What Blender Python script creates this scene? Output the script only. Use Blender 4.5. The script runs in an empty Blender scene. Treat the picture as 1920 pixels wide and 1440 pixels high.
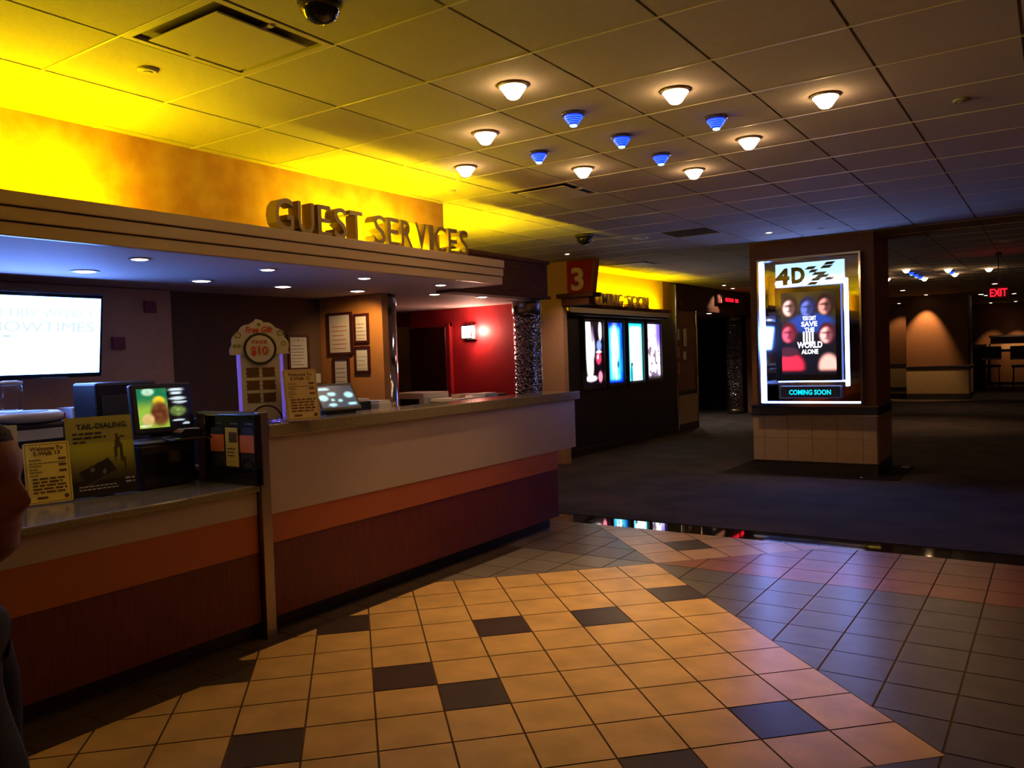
import bpy, bmesh, math, random
from mathutils import Vector, Matrix
random.seed(7)
S = bpy.context.scene
COL = S.collection
PI = math.pi
R = math.radians

# ------------------------------------------------------------------ camera, world, exposure
cam_d = bpy.data.cameras.new('camera')
cam = bpy.data.objects.new('camera', cam_d); COL.objects.link(cam)
cr = Vector((0.83013695, 0.55656566, -0.03327626))
cu = Vector((0.0095193, 0.0455255, 0.99891782))
cf = Vector((-0.55747827, 0.82955536, -0.03249428))
cam.matrix_world = Matrix(((cr.x, cu.x, -cf.x, 0), (cr.y, cu.y, -cf.y, 0), (cr.z, cu.z, -cf.z, 1.58), (0, 0, 0, 1)))
cam_d.sensor_width = 36; cam_d.lens = 1522 / 1920 * 36; cam_d.clip_start = 0.05; cam_d.clip_end = 100
S.camera = cam
S.view_settings.view_transform = 'Standard'; S.view_settings.look = 'None'
S.view_settings.exposure = 0.0; S.view_settings.gamma = 1; S.view_settings.use_curve_mapping = False
w = bpy.data.worlds.new('world'); S.world = w; w.use_nodes = True
w.node_tree.nodes['Background'].inputs[0].default_value = (0.02, 0.02, 0.03, 1)
w.node_tree.nodes['Background'].inputs[1].default_value = 0.1
S.cycles.use_denoising = True
S.cycles.max_bounces = 8; S.cycles.diffuse_bounces = 5; S.cycles.glossy_bounces = 4
S.cycles.sample_clamp_indirect = 4.0
S.cycles.caustics_reflective = False; S.cycles.caustics_refractive = False
CZ = 2.942      # ceiling height
WARM = (1.0, 0.60, 0.27)
YEL = (1.0, 0.74, 0.0)

# ------------------------------------------------------------------ materials
def lin(c):
    return tuple((x / 12.92 if x <= .04045 else ((x + .055) / 1.055) ** 2.4) for x in c)
def hexc(h):
    return lin(tuple(int(h[i:i + 2], 16) / 255 for i in (0, 2, 4)))
MATS = {}
def mat(name, col=(.5, .5, .5), rough=.6, metal=0, em=None, es=1.0, noise=0, nscale=8, stretch=(1, 1, 1), bump=0, bscale=60,
        spec=.5, alpha=1, trans=0, col2=None, detail=4, coat=0):
    if name in MATS: return MATS[name]
    m = bpy.data.materials.new(name); m.use_nodes = True; MATS[name] = m
    nt = m.node_tree; b = nt.nodes['Principled BSDF']
    b.inputs['Base Color'].default_value = (*col, 1)
    b.inputs['Roughness'].default_value = rough; b.inputs['Metallic'].default_value = metal
    b.inputs['Specular IOR Level'].default_value = spec
    b.inputs['Coat Weight'].default_value = coat
    if trans: b.inputs['Transmission Weight'].default_value = trans
    if alpha < 1: b.inputs['Alpha'].default_value = alpha
    if em:
        b.inputs['Emission Color'].default_value = (*em, 1); b.inputs['Emission Strength'].default_value = es
    if noise or bump:
        tc = nt.nodes.new('ShaderNodeTexCoord'); mp = nt.nodes.new('ShaderNodeMapping')
        nt.links.new(tc.outputs['Object'], mp.inputs[0]); mp.inputs['Scale'].default_value = stretch
    if noise:
        n = nt.nodes.new('ShaderNodeTexNoise'); n.inputs['Scale'].default_value = nscale; n.inputs['Detail'].default_value = detail
        nt.links.new(mp.outputs[0], n.inputs['Vector'])
        r = nt.nodes.new('ShaderNodeValToRGB'); c2 = col2 or tuple(c * (1 - noise) for c in col)
        r.color_ramp.elements[0].position = .35; r.color_ramp.elements[1].position = .65
        r.color_ramp.elements[0].color = (*c2, 1); r.color_ramp.elements[1].color = (*col, 1)
        nt.links.new(n.outputs['Fac'], r.inputs[0]); nt.links.new(r.outputs[0], b.inputs['Base Color'])
    if bump:
        n2 = nt.nodes.new('ShaderNodeTexNoise'); n2.inputs['Scale'].default_value = bscale
        nt.links.new(mp.outputs[0], n2.inputs['Vector'])
        bp = nt.nodes.new('ShaderNodeBump'); bp.inputs['Strength'].default_value = bump; bp.inputs['Distance'].default_value = .01
        nt.links.new(n2.outputs['Fac'], bp.inputs['Height']); nt.links.new(bp.outputs[0], b.inputs['Normal'])
    return m

def glitter_mat(name, col, scale=32):
    m = bpy.data.materials.new(name); m.use_nodes = True; nt = m.node_tree; b = nt.nodes['Principled BSDF']
    b.inputs['Base Color'].default_value = (*col, 1); b.inputs['Metallic'].default_value = 1; b.inputs['Roughness'].default_value = .12
    tc = nt.nodes.new('ShaderNodeTexCoord'); v = nt.nodes.new('ShaderNodeTexVoronoi'); v.inputs['Scale'].default_value = scale
    nt.links.new(tc.outputs['Object'], v.inputs['Vector'])
    bp = nt.nodes.new('ShaderNodeBump'); bp.inputs['Strength'].default_value = 1; bp.inputs['Distance'].default_value = .04
    nt.links.new(v.outputs['Distance'], bp.inputs['Height']); nt.links.new(bp.outputs[0], b.inputs['Normal'])
    return m

def art_mat(name, emit=1.0, lit=False):
    m = bpy.data.materials.new(name); m.use_nodes = True; nt = m.node_tree; b = nt.nodes['Principled BSDF']
    a = nt.nodes.new('ShaderNodeVertexColor'); a.layer_name = 'Col'
    if lit:
        nt.links.new(a.outputs[0], b.inputs['Base Color']); b.inputs['Roughness'].default_value = .5
    else:
        b.inputs['Base Color'].default_value = (.01, .01, .012, 1); b.inputs['Roughness'].default_value = .25
        nt.links.new(a.outputs[0], b.inputs['Emission Color']); b.inputs['Emission Strength'].default_value = emit
    return m

M = {}
M['ceil'] = mat('ceiling_tile', (.50, .435, .37), .9, noise=.07, nscale=60, bump=.15, bscale=140)
M['tbar'] = mat('ceiling_grid', (.30, .25, .19), .55)
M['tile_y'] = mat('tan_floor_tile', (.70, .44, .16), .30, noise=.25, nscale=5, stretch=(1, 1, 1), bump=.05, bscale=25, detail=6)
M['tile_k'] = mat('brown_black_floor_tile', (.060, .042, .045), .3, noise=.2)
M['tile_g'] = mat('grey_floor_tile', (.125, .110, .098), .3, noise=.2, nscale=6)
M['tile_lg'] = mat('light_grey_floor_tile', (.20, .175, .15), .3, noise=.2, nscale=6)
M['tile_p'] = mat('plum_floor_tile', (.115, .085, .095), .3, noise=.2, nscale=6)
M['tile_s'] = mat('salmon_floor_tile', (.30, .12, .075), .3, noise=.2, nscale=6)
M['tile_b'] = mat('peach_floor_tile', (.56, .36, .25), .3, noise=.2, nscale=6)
M['tile_blk'] = mat('polished_black_tile', (.02, .018, .02), .03, spec=1.0, coat=1)
M['tile_edge'] = mat('dark_border_tile', (.045, .028, .02), .4, noise=.2)
M['grout'] = mat('brown_grout', (.085, .042, .018), .9)
M['carpet'] = mat('patterned_carpet', (.042, .024, .024), .95, noise=1, nscale=2.2, col2=(.013, .008, .011), bump=.5, bscale=160, detail=9)
M['gold'] = mat('golden_faux_plaster', (.60, .33, .05), .75, noise=.35, nscale=4.5, detail=8, col2=(.45, .20, .03))
M['orangewall'] = mat('orange_wall_paint', (.52, .22, .05), .8, noise=.12, nscale=10)
M['beigewall'] = mat('beige_wall', (.56, .32, .20), .8, noise=.08, nscale=20)
M['darkwall'] = mat('dark_taupe_wall', (.13, .075, .055), .9, noise=.15, nscale=50)
M['redwall'] = mat('red_wall_paint', (.44, .016, .022), .55, noise=.15, nscale=5)
M['cream'] = mat('cream_wall', (.56, .34, .21), .7, noise=.06, nscale=20)
M['brownwall'] = mat('brown_wallcovering', (.22, .095, .045), .8, noise=.2, nscale=30, bump=.2, bscale=90)
M['soffit'] = mat('painted_soffit', (.52, .44, .42), .7, noise=.05, nscale=30)
M['fascia'] = mat('cream_fascia_lacquer', (.47, .36, .25), .35)
M['groove'] = mat('fascia_groove_shadow_gap', (.10, .06, .03), .7)
M['wood'] = mat('dark_walnut', (.085, .030, .014), .8, spec=.15, noise=.4, nscale=6, stretch=(1, 1, 8))
M['woodred'] = mat('cherry_laminate', (.115, .012, .009), .5, noise=.4, nscale=9, stretch=(1, 6, .6))
M['orange'] = mat('orange_laminate', (.34, .085, .022), .55)
M['white'] = mat('off_white_laminate', (.38, .31, .29), .45)
M['granite'] = mat('speckled_granite', (.30, .26, .19), .15, noise=1, nscale=170, col2=(.13, .11, .075), detail=2)
M['toe'] = mat('black_toe_kick', (.02, .015, .015), .5)
M['alu'] = mat('brushed_metal_trim', (.33, .28, .24), .35, metal=1)
M['chrome'] = mat('polished_chrome', (.75, .75, .78), .12, metal=1)
M['mirror'] = mat('mirror_panel', (.80, .84, .92), .03, metal=1)
M['blackp'] = mat('black_plastic', (.012, .012, .014), .4)
M['blackg'] = mat('glossy_black_plastic', (.012, .012, .014), .12, coat=.5)
M['darkgrey'] = mat('dark_grey_plastic', (.05, .05, .055), .45)
M['paper'] = mat('white_paper', (.72, .68, .62), .7)
M['ypaper'] = mat('yellow_card', (.95, .74, .12), .6)
M['greyp'] = mat('pale_grey_plastic', (.50, .50, .52), .5)
M['ink'] = mat('black_ink', (.02, .018, .018), .7)
M['brownink'] = mat('brown_ink', (.13, .06, .02), .7)
M['redink'] = mat('red_ink', (.62, .06, .015), .6)
M['lime'] = mat('pale_green_ink', (.30, .34, .10), .7)
M['frame'] = mat('mahogany_frame', (.060, .010, .010), .35)
M['lampw'] = mat('warm_lamp_glass', (.9, .8, .7), .3, em=WARM, es=38)
M['lampb'] = mat('blue_lamp_glass', (.02, .04, .5), .1, em=(.01, .05, 1.0), es=.9, coat=1)
M['lampbc'] = mat('blue_lamp_core', (.2, .5, 1), .1, em=(.01, .10, 1.0), es=1.7)
M['lampbt'] = mat('blue_lamp_tip', (.3, .6, 1), .1, em=(.25, .60, 1.0), es=3)
M['lampring'] = mat('lamp_rim_metal', (.45, .33, .25), .35, metal=1)
M['lampringb'] = mat('blue_lamp_rim', (.03, .03, .16), .3)
M['soffl'] = mat('soffit_lamp_lens', (.9, .9, .9), .3, em=(1, .80, .62), es=9)
M['soffring'] = mat('soffit_trim_ring', (.5, .45, .43), .4)
M['tube'] = mat('yellow_fluorescent_tube', (1, .9, .2), .4, em=YEL, es=330)
M['glass'] = mat('frosted_glass_shade', (.9, .85, .8), .4, em=(1, .55, .38), es=36)
M['led_c'] = mat('cyan_led_text', (0, .2, .3), .4, em=(0, .75, 1), es=1.3)
M['led_r'] = mat('red_led_text', (.3, 0, 0), .4, em=(1, .01, .03), es=2.0)
M['ledstrip'] = mat('blue_white_led_edge', (.5, .7, 1), .4, em=(.20, .32, 1.0), es=27)
M['purple'] = mat('violet_emissive', (.3, .2, .7), .3, em=(.10, .06, .42), es=1.0)  # acrylic back and sweets both emit a weak violet themselves
M['skin'] = mat('skin', (.36, .15, .10), .55, noise=.1, nscale=20)
M['hair'] = mat('dark_hair', (.012, .008, .007), .7, bump=.6, bscale=180)
M['navy'] = mat('navy_cloth', (.012, .014, .030), .9, bump=.3, bscale=200)
M['trouser'] = mat('dark_trouser_cloth', (.015, .013, .014), .9)
M['leather'] = mat('black_leather', (.01, .009, .009), .4)
M['red3'] = mat('red_sign_panel', (.33, .012, .012), .35)
M['pinkwhite'] = mat('off_white_numeral', (.80, .62, .56), .5)
M['letter'] = mat('brushed_bronze_letter', (.24, .17, .06), .35, metal=.3)
M['diff'] = mat('painted_steel_diffuser', (.55, .47, .36), .5)
M['vent'] = mat('dark_vent_louvre', (.07, .05, .045), .6)
M['purpsq'] = mat('plum_square_tile', (.20, .03, .06), .6)
M['tilebase'] = mat('cream_wall_tile', (.46, .33, .20), .4, noise=.08, nscale=10)
M['orangelab'] = mat('orange_pocket_band', (1, .26, .06), .6)
M['acrylic'] = mat('clear_acrylic', (.9, .9, 1), .05, trans=1, alpha=.35)
M['navyw'] = mat('dark_navy_panel', (.020, .016, .035), .45)
M['glit'] = glitter_mat('hammered_metal', (.42, .38, .50))

# ------------------------------------------------------------------ mesh builder
class MB:
    def __init__(s): s.bm = bmesh.new(); s.mi = 0
    def m(s, i): s.mi = i; return s
    def face(s, pts):
        f = s.bm.faces.new([s.bm.verts.new(p) for p in pts]); f.material_index = s.mi; return f
    def box(s, x0, x1, y0, y1, z0, z1, bev=0):
        vs = [s.bm.verts.new(p) for p in ((x0, y0, z0), (x1, y0, z0), (x1, y1, z0), (x0, y1, z0), (x0, y0, z1), (x1, y0, z1), (x1, y1, z1), (x0, y1, z1))]
        fs = []
        for q in ((0, 3, 2, 1), (4, 5, 6, 7), (0, 1, 5, 4), (1, 2, 6, 5), (2, 3, 7, 6), (3, 0, 4, 7)):
            f = s.bm.faces.new([vs[i] for i in q]); f.material_index = s.mi; fs.append(f)
        if bev:
            es = list({e for f in fs for e in f.edges})
            r = bmesh.ops.bevel(s.bm, geom=es, offset=bev, segments=2, affect='EDGES', profile=.5)
            for f in r['faces']: f.material_index = s.mi
        return s
    def prism(s, pts, y0, y1):
        """outline in the x-z plane pushed from y0 to y1"""
        a = [s.bm.verts.new((x, y0, z)) for x, z in pts]; b = [s.bm.verts.new((x, y1, z)) for x, z in pts]
        n = len(pts)
        for f in [s.bm.faces.new(a), s.bm.faces.new(b[::-1])] + [s.bm.faces.new((a[i], b[i], b[(i + 1) % n], a[(i + 1) % n])) for i in range(n)]:
            f.material_index = s.mi
        return s
    def lathe(s, prof, cx=0, cy=0, cz=0, n=24, axis='z', smooth=True, cap=True):
        rings = []
        for r, z in prof:
            ring = []
            for k in range(n):
                a = 2 * PI * k / n
                if axis == 'z': p = (cx + r * math.cos(a), cy + r * math.sin(a), cz + z)
                elif axis == 'y': p = (cx + r * math.cos(a), cy + z, cz + r * math.sin(a))
                else: p = (cx + z, cy + r * math.cos(a), cz + r * math.sin(a))
                ring.append(s.bm.verts.new(p))
            rings.append(ring)
        for i in range(len(rings) - 1):
            for k in range(n):
                f = s.bm.faces.new((rings[i][k], rings[i][(k + 1) % n], rings[i + 1][(k + 1) % n], rings[i + 1][k]))
                f.material_index = s.mi; f.smooth = smooth
        if cap:
            for q in (rings[0][::-1], rings[-1]):
                f = s.bm.faces.new(q); f.material_index = s.mi
        return s
    def cyl(s, r, x, y, z0, z1, n=20): return s.lathe([(r, z0), (r, z1)], x, y, 0, n)
    def bar(s, p, q, r, n=8):
        p, q = Vector(p), Vector(q); d = q - p; t = d.to_track_quat('Z', 'Y')
        a = []; b = []
        for k in range(n):
            o = t @ Vector((r * math.cos(2 * PI * k / n), r * math.sin(2 * PI * k / n), 0))
            a.append(s.bm.verts.new(p + o)); b.append(s.bm.verts.new(q + o))
        for k in range(n):
            f = s.bm.faces.new((a[k], a[(k + 1) % n], b[(k + 1) % n], b[k])); f.material_index = s.mi; f.smooth = True
        for q_ in (a[::-1], b):
            f = s.bm.faces.new(q_); f.material_index = s.mi
        return s
    def ring(s, cx, cz, r0, r1, y0, y1, n=40, a0=0, a1=2 * PI):
        """flat ring standing in the x-z plane"""
        full = abs(a1 - a0 - 2 * PI) < 1e-6; k = n if full else n + 1
        rows = []
        for i in range(k):
            a = a0 + (a1 - a0) * i / n; c, d = math.cos(a), math.sin(a)
            rows.append([s.bm.verts.new(p) for p in ((cx + r0 * c, y0, cz + r0 * d), (cx + r1 * c, y0, cz + r1 * d), (cx + r1 * c, y1, cz + r1 * d), (cx + r0 * c, y1, cz + r0 * d))])
        for i in range(k if full else k - 1):
            A, B = rows[i], rows[(i + 1) % k]
            for q in range(4):
                f = s.bm.faces.new((A[q], A[(q + 1) % 4], B[(q + 1) % 4], B[q])); f.material_index = s.mi
        return s
    def text(s, body, x, z, h, y=-.002, ext=0, w=None, align='CENTER', bold=0, shear=0, rot=0):
        """lettering of cap height h standing in the x-z plane, facing -y"""
        cu_ = bpy.data.curves.new('t', 'FONT'); cu_.body = body; cu_.size = 1; cu_.extrude = 0; cu_.offset = bold; cu_.shear = shear; cu_.resolution_u = 3
        o = bpy.data.objects.new('t', cu_); COL.objects.link(o); bpy.context.view_layer.update()
        me = bpy.data.meshes.new_from_object(o.evaluated_get(bpy.context.evaluated_depsgraph_get()))
        bpy.data.objects.remove(o); bpy.data.curves.remove(cu_)
        if not me.vertices: return s
        xs = [v.co.x for v in me.vertices]; x0, x1 = min(xs), max(xs)
        k = h / .72; kx = k if w is None else w / (x1 - x0)
        off = {'CENTER': (x0 + x1) / 2, 'LEFT': x0, 'RIGHT': x1}[align]
        t = bmesh.new(); t.from_mesh(me); bpy.data.meshes.remove(me)
        if ext:
            g = bmesh.ops.extrude_face_region(t, geom=t.faces[:])
            for v in g['geom']:
                if isinstance(v, bmesh.types.BMVert): v.co.z += ext / k
        vm = {}; ca, sa = math.cos(rot), math.sin(rot)
        for v in t.verts:
            lx, lz = (v.co.x - off) * kx, v.co.y * k
            vm[v] = s.bm.verts.new((x + lx * ca - lz * sa, y - (v.co.z * k), z + lx * sa + lz * ca))
        for f in t.faces:
            try: nf = s.bm.faces.new([vm[v] for v in f.verts]); nf.material_index = s.mi
            except ValueError: pass
        t.free(); return s
    def lines(s, x0, x1, zs, h, y=-.002, ragged=.25):
        for z in zs:
            e = x1 - (x1 - x0) * ragged * random.random(); a = x0
            while a < e - h:
                b = min(e, a + h * random.uniform(2.2, 5)); s.face(((a, y, z), (b, y, z), (b, y, z + h), (a, y, z + h))); a = b + h * .8
        return s
    def build(s, name, mats, parent=None, loc=None, flip=False, **kw):
        bmesh.ops.recalc_face_normals(s.bm, faces=s.bm.faces[:])
        me = bpy.data.meshes.new(name); s.bm.to_mesh(me); s.bm.free()
        for m in (mats if isinstance(mats, (list, tuple)) else [mats]): me.materials.append(m if not isinstance(m, str) else M[m])
        o = bpy.data.objects.new(name, me); COL.objects.link(o)
        if parent: o.parent = parent
        if loc: o.location = loc
        for k, v in kw.items(): o[k] = v
        return o

def thing(name, label, cat, loc=(0, 0, 0), rz=0, tilt=0, group=None):
    o = bpy.data.objects.new(name, None); COL.objects.link(o); o.empty_display_size = .1
    o.location = loc; o.rotation_euler = (tilt, 0, rz); o['label'] = label; o['category'] = cat
    if group: o['group'] = group
    return o
def tag(o, label, cat, group=None):
    o['label'] = label; o['category'] = cat
    if group: o['group'] = group
    return o
def struct(name, mb, mats, parent=None):
    o = mb.build(name, mats, parent)
    if not parent: o['kind'] = 'structure'
    return o
def dup(root, loc, label=None, group=None, rz=None):
    r = root.copy(); COL.objects.link(r); r.location = loc
    if rz is not None: r.rotation_euler = (0, 0, rz)
    if label: r['label'] = label
    if group: r['group'] = group
    for ch in list(root.children):
        c = ch.copy(); COL.objects.link(c); c.parent = r
        for g in ch.children:
            d = g.copy(); COL.objects.link(d); d.parent = c
    return r
def spot(name, loc, power, color, angle, blend=.6, target=None, parent=None, radius=.04):
    l = bpy.data.lights.new(name, 'SPOT'); l.energy = power; l.color = color; l.spot_size = R(angle); l.spot_blend = blend; l.shadow_soft_size = radius
    o = bpy.data.objects.new(name, l); COL.objects.link(o); o.location = loc
    if target: o.rotation_euler = (Vector(target) - Vector(loc)).to_track_quat('-Z', 'Y').to_euler()
    if parent: o.parent = parent
    return o

# picture = a grid mesh in the x-z plane (facing -y) with a colour attribute
def picture(name, w_, h_, fn, nx, nz, m, parent, y=0, x0=None, z0=0):
    x0 = -w_ / 2 if x0 is None else x0
    me = bpy.data.meshes.new(name)
    vs = [(x0 + w_ * i / nx, y, z0 + h_ * j / nz) for j in range(nz + 1) for i in range(nx + 1)]
    fs = [(j * (nx + 1) + i, j * (nx + 1) + i + 1, (j + 1) * (nx + 1) + i + 1, (j + 1) * (nx + 1) + i) for j in range(nz) for i in range(nx)]
    me.from_pydata(vs, [], fs)
    at = me.color_attributes.new('Col', 'FLOAT_COLOR', 'POINT')
    for k in range(len(vs)):
        i, j = k % (nx + 1), k // (nx + 1)
        c = fn(i / nx, j / nz); at.data[k].color = (*[max(0, q) for q in lin([max(0, min(1, q)) for q in c])], 1)
    me.materials.append(m)
    o = bpy.data.objects.new(name, me); COL.objects.link(o); o.parent = parent
    return o
def sst(a, b, x):
    t = max(0, min(1, (x - a) / (b - a))); return t * t * (3 - 2 * t)
def ell(u, v, cx, cy, rx, ry, soft=.25):
    d = math.hypot((u - cx) / rx, (v - cy) / ry); return 1 - sst(1 - soft, 1 + soft, d)
def mix(a, b, t): return tuple(a[i] * (1 - t) + b[i] * t for i in range(3))
def hsh(i, j): return (math.sin(i * 127.1 + j * 311.7) * 43758.5453) % 1
def nz2(u, v):
    i, j = math.floor(u), math.floor(v); fu, fv = u - i, v - j
    fu, fv = fu * fu * (3 - 2 * fu), fv * fv * (3 - 2 * fv)
    return (hsh(i, j) * (1 - fu) + hsh(i + 1, j) * fu) * (1 - fv) + (hsh(i, j + 1) * (1 - fu) + hsh(i + 1, j + 1) * fu) * fv

# ------------------------------------------------------------------ floor
T = .305
OX, OY = -2.52, 5.60
q2 = math.sqrt(.5)
def clip(poly, hp):
    for nx, ny, c in hp:
        out = []
        for k in range(len(poly)):
            a, b = poly[k], poly[(k + 1) % len(poly)]
            da, db = a[0] * nx + a[1] * ny - c, b[0] * nx + b[1] * ny - c
            if da >= 0: out.append(a)
            if (da >= 0) != (db >= 0):
                t = da / (da - db); out.append((a[0] + (b[0] - a[0]) * t, a[1] + (b[1] - a[1]) * t))
        poly = out
        if len(poly) < 3: return None
    return poly
# half planes: i = along +x+y, j = along +x-y, both from the apex
def iG(v): return (q2, q2, (OX + OY) * q2 + v * T)
def iL(v): return (-q2, -q2, -((OX + OY) * q2 + v * T))
def jG(v): return (q2, -q2, (OX - OY) * q2 + v * T)
def jL(v): return (-q2, q2, -((OX - OY) * q2 + v * T))
def xG(v): return (1, 0, v)
def xL(v): return (-1, 0, -v)
def yG(v): return (0, 1, v)
def yL(v): return (0, -1, -v)
fl = MB()
fl.m(0).box(-9.6, 3.8, -5.2, 6.66, -.05, -.004)
G = .0045
def tiles(hp, mi, diag=False, dark=(), xr=(-9, 3.6), yr=(-5, 6.7), x0=-.38, y0=OY):
    if diag:
        rng = [(i, j) for i in range(-40, 30) for j in range(-40, 45)]
    else:
        rng = [(i, j) for i in range(int((xr[0] - x0) / T) - 1, int((xr[1] - x0) / T) + 1) for j in range(int((yr[0] - y0) / T) - 1, int((yr[1] - y0) / T) + 1)]
    for i, j in rng:
        g = G / T
        cs = [(i + g, j + g), (i + 1 - g, j + g), (i + 1 - g, j + 1 - g), (i + g, j + 1 - g)]
        if diag: P = [(OX + T * q2 * (a + b), OY + T * q2 * (a - b)) for a, b in cs]
        else: P = [(x0 + T * a, y0 + T * b) for a, b in cs]
        P = clip(P, hp)
        if P:
            fl.m(2 if (i, j) in dark else mi)
            if diag: P = P[::-1]
            fl.face([(x, y, 0) for x, y in P])
DARK = {(-1, 2), (-3, 3), (-5, 3), (-7, 5), (-6, 6), (-2, 8), (-9, 7), (-8, 2), (-10, 4), (1, -2), (-12, 9), (-4, 9)}
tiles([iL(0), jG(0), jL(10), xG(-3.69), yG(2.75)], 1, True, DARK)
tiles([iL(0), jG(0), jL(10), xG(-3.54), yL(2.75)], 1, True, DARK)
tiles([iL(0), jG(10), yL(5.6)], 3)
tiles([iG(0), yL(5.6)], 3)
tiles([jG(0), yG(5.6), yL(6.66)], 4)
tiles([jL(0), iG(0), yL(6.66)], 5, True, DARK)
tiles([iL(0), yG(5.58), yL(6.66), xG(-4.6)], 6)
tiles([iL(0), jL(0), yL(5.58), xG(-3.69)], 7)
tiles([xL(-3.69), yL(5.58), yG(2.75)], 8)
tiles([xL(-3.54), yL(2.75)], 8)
struct('floor', fl, ['grout', 'tile_y', 'tile_k', 'tile_g', 'tile_s', 'tile_b', 'tile_p', 'tile_lg', 'tile_edge'])
bd = MB(); bd.m(0).box(-9.6, 3.8, 6.66, 6.98, -.05, -.003)
x = -9.52
while x < 3.7:
    bd.m(1).box(x + .002, x + T - .002, 6.664, 6.976, -.003, 0); x += T
struct('floor_border', bd, ['grout', 'tile_blk'])
struct('floor_carpet', MB().box(-9.6, 3.8, 6.98, 36, -.05, .004), 'carpet')

# ------------------------------------------------------------------ main ceiling
CX0, CY0, CT = -3.770, 2.5246, .6096
def cellxy(cx_, cy_): return CX0 + CT * cx_, CY0 + CT * cy_
skip = {(1, -1), (0, 5), (0, 10), (-3, 14)}
ce = MB(); ce.m(1).box(-9.6, 3.8, -5.2, 36, CZ + .012, CZ + .06)
for i in range(-10, 13):
    for j in range(-13, 55):
        if (i, j) in skip: continue
        x, y = cellxy(i, j); x1, y1 = min(x + CT - .007, 3.8), y + CT - .005
        if x > 3.7: continue
        ce.m(0).box(max(-9.6, x + .007), x1, max(-5.2, y + .005), min(36, y1), CZ, CZ + .012)
ce.m(2)
for j in range(-13, 56):   # thin cross tees stand a little proud
    y = CY0 + CT * j
    ce.box(-9.6, 3.8, y - .0045, y + .0045, CZ - .003, CZ + .011)
struct('ceiling', ce, ['ceil', 'tbar', mat('ceiling_tee_highlight', (.75, .66, .52), .4)])  # tees coloured paler than the grid, as if catching light

# ------------------------------------------------------------------ shell
struct('wall_back', MB().box(-9.6, 3.8, -5.4, -5.2, 0, 3), 'brownwall')
struct('wall_right', MB().box(3.8, 4.0, -5.4, 36, 0, 3), 'brownwall')
struct('wall_left_upper', MB().box(-4.55, -4.45, -5.2, 5.63, 2.40, CZ).box(-9.6, -4.55, 5.53, 5.63, 2.26, CZ), 'gold')
# booth interior
struct('ceiling_soffit', MB().box(-5.9, -3.92, -5.2, 5.69, 2.2, 2.26).box(-9.6, -4.60, 5.69, 7.36, 2.2, 2.26).box(-9.6, -5.0, 7.36, 8.1, 2.2, 2.26), 'soffit')
struct('wall_booth', MB().box(-5.98, -5.85, 3.8, 5.5, 0, 2.2).box(-5.98, -5.85, -5.2, 3.8, 0, 2.2), 'darkwall')
struct('wall_booth_panel', MB().box(-5.85, -5.78, -5.2, 2.2, 0, 2.195).box(-5.85, -5.78, 2.204, 3.83, 0, 2.195), 'beigewall')
struct('wall_notice', MB().box(-5.85, -5.05, 5.45, 5.53, 0, 2.2), 'orangewall')
struct('wall_red', MB().box(-6.68, -5.0, 7.8, 7.9, 0, 2.2).box(-6.75, -6.68, 7.8, 8.1, 0, 2.2).box(-9.6, -7.35, 8.0, 8.1, 0, 2.2)
       .box(-7.35, -6.75, 8.0, 8.1, 2.03, 2.2).box(-9.5, -9.4, 5.5, 8.0, 0, 2.2), 'redwall')
struct('wall_corridor', MB().box(-7.35, -6.75, 8.6, 8.7, 0, 2.2), 'blackp')
# fascia: three lacquered bands over the counter with shadow gaps, and the letter shelf on top
fa = MB()
fa.m(1).box(-4.0, -3.90, -5.2, 5.68, 2.21, 2.395)
for k, (z0, z1) in enumerate(((2.2, 2.262), (2.268, 2.330), (2.336, 2.40))):
    fa.m(0).box(-3.92, -3.885 + .012 * k, -5.2, 5.69, z0, z1, .004)
fa.m(0).box(-4.45, -4.02, -5.2, 5.69, 2.33, 2.345).box(-4.03, -3.90, -5.2, 5.69, 2.388, 2.40).box(-4.03, -4.02, -5.2, 5.69, 2.33, 2.40)
struct('trim_1', fa, ['fascia', 'groove'])
struct('beam', MB().box(-4.62, -4.45, 5.70, 7.36, 2.18, 2.57, .006).box(-4.45, -4.43, 5.70, 7.38, 2.18, 2.21).box(-4.45, -4.43, 5.7, 7.38, 2.545, 2.58), 'wood')
# wall past the booth (faces the lobby along the passage)
struct('wall_passage', MB().box(-9.6, -5.93, 10.2, 10.32, 0, 2.43).box(-9.6, -5.85, 10.22, 10.32, 2.43, CZ), 'cream')
# coming-soon wall
struct('wall_left', MB().box(-6.4, -6.25, 10.33, 14.55, 2.26, CZ), mat('yellow_wall_paint', (.80, .50, .05), .7, noise=.05, nscale=6))
struct('wall_left_panel', MB().box(-6.4, -6.2, 10.32, 15.0, 0, 2.25), 'navyw')
struct('wall_left_brown', MB().box(-6.4, -6.24, 14.55, 15.04, 2.25, CZ).box(-6.4, -6.25, 15.04, 16.2, 0, CZ).box(-6.46, -6.25, 20.2, 30, 0, CZ), 'brownwall')
struct('wall_left_header', MB().box(-6.42, -6.22, 15.3, 20.9, 2.44, CZ).box(-6.24, -6.19, 15.3, 20.9, 2.42, 2.50), 'wood')
struct('trim_2', MB().box(-6.26, -6.17, 15.0, 15.05, 0, 2.9, .01).box(-6.27, -6.21, 16.17, 16.22, 0, 2.44, .01), 'chrome')
struct('wall_tile_base', MB().box(-6.25, -6.22, 15.06, 16.15, .14, .72), 'tilebase')
struct('baseboard_left', MB().box(-6.2, -6.17, 10.35, 15.0, 0, .13).box(-6.25, -6.21, 15.05, 16.2, 0, .14).box(-6.25, -6.21, 15.06, 16.15, .72, .80).box(-6.25, -6.21, 20.2, 30, 0, .14), 'toe')
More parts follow.
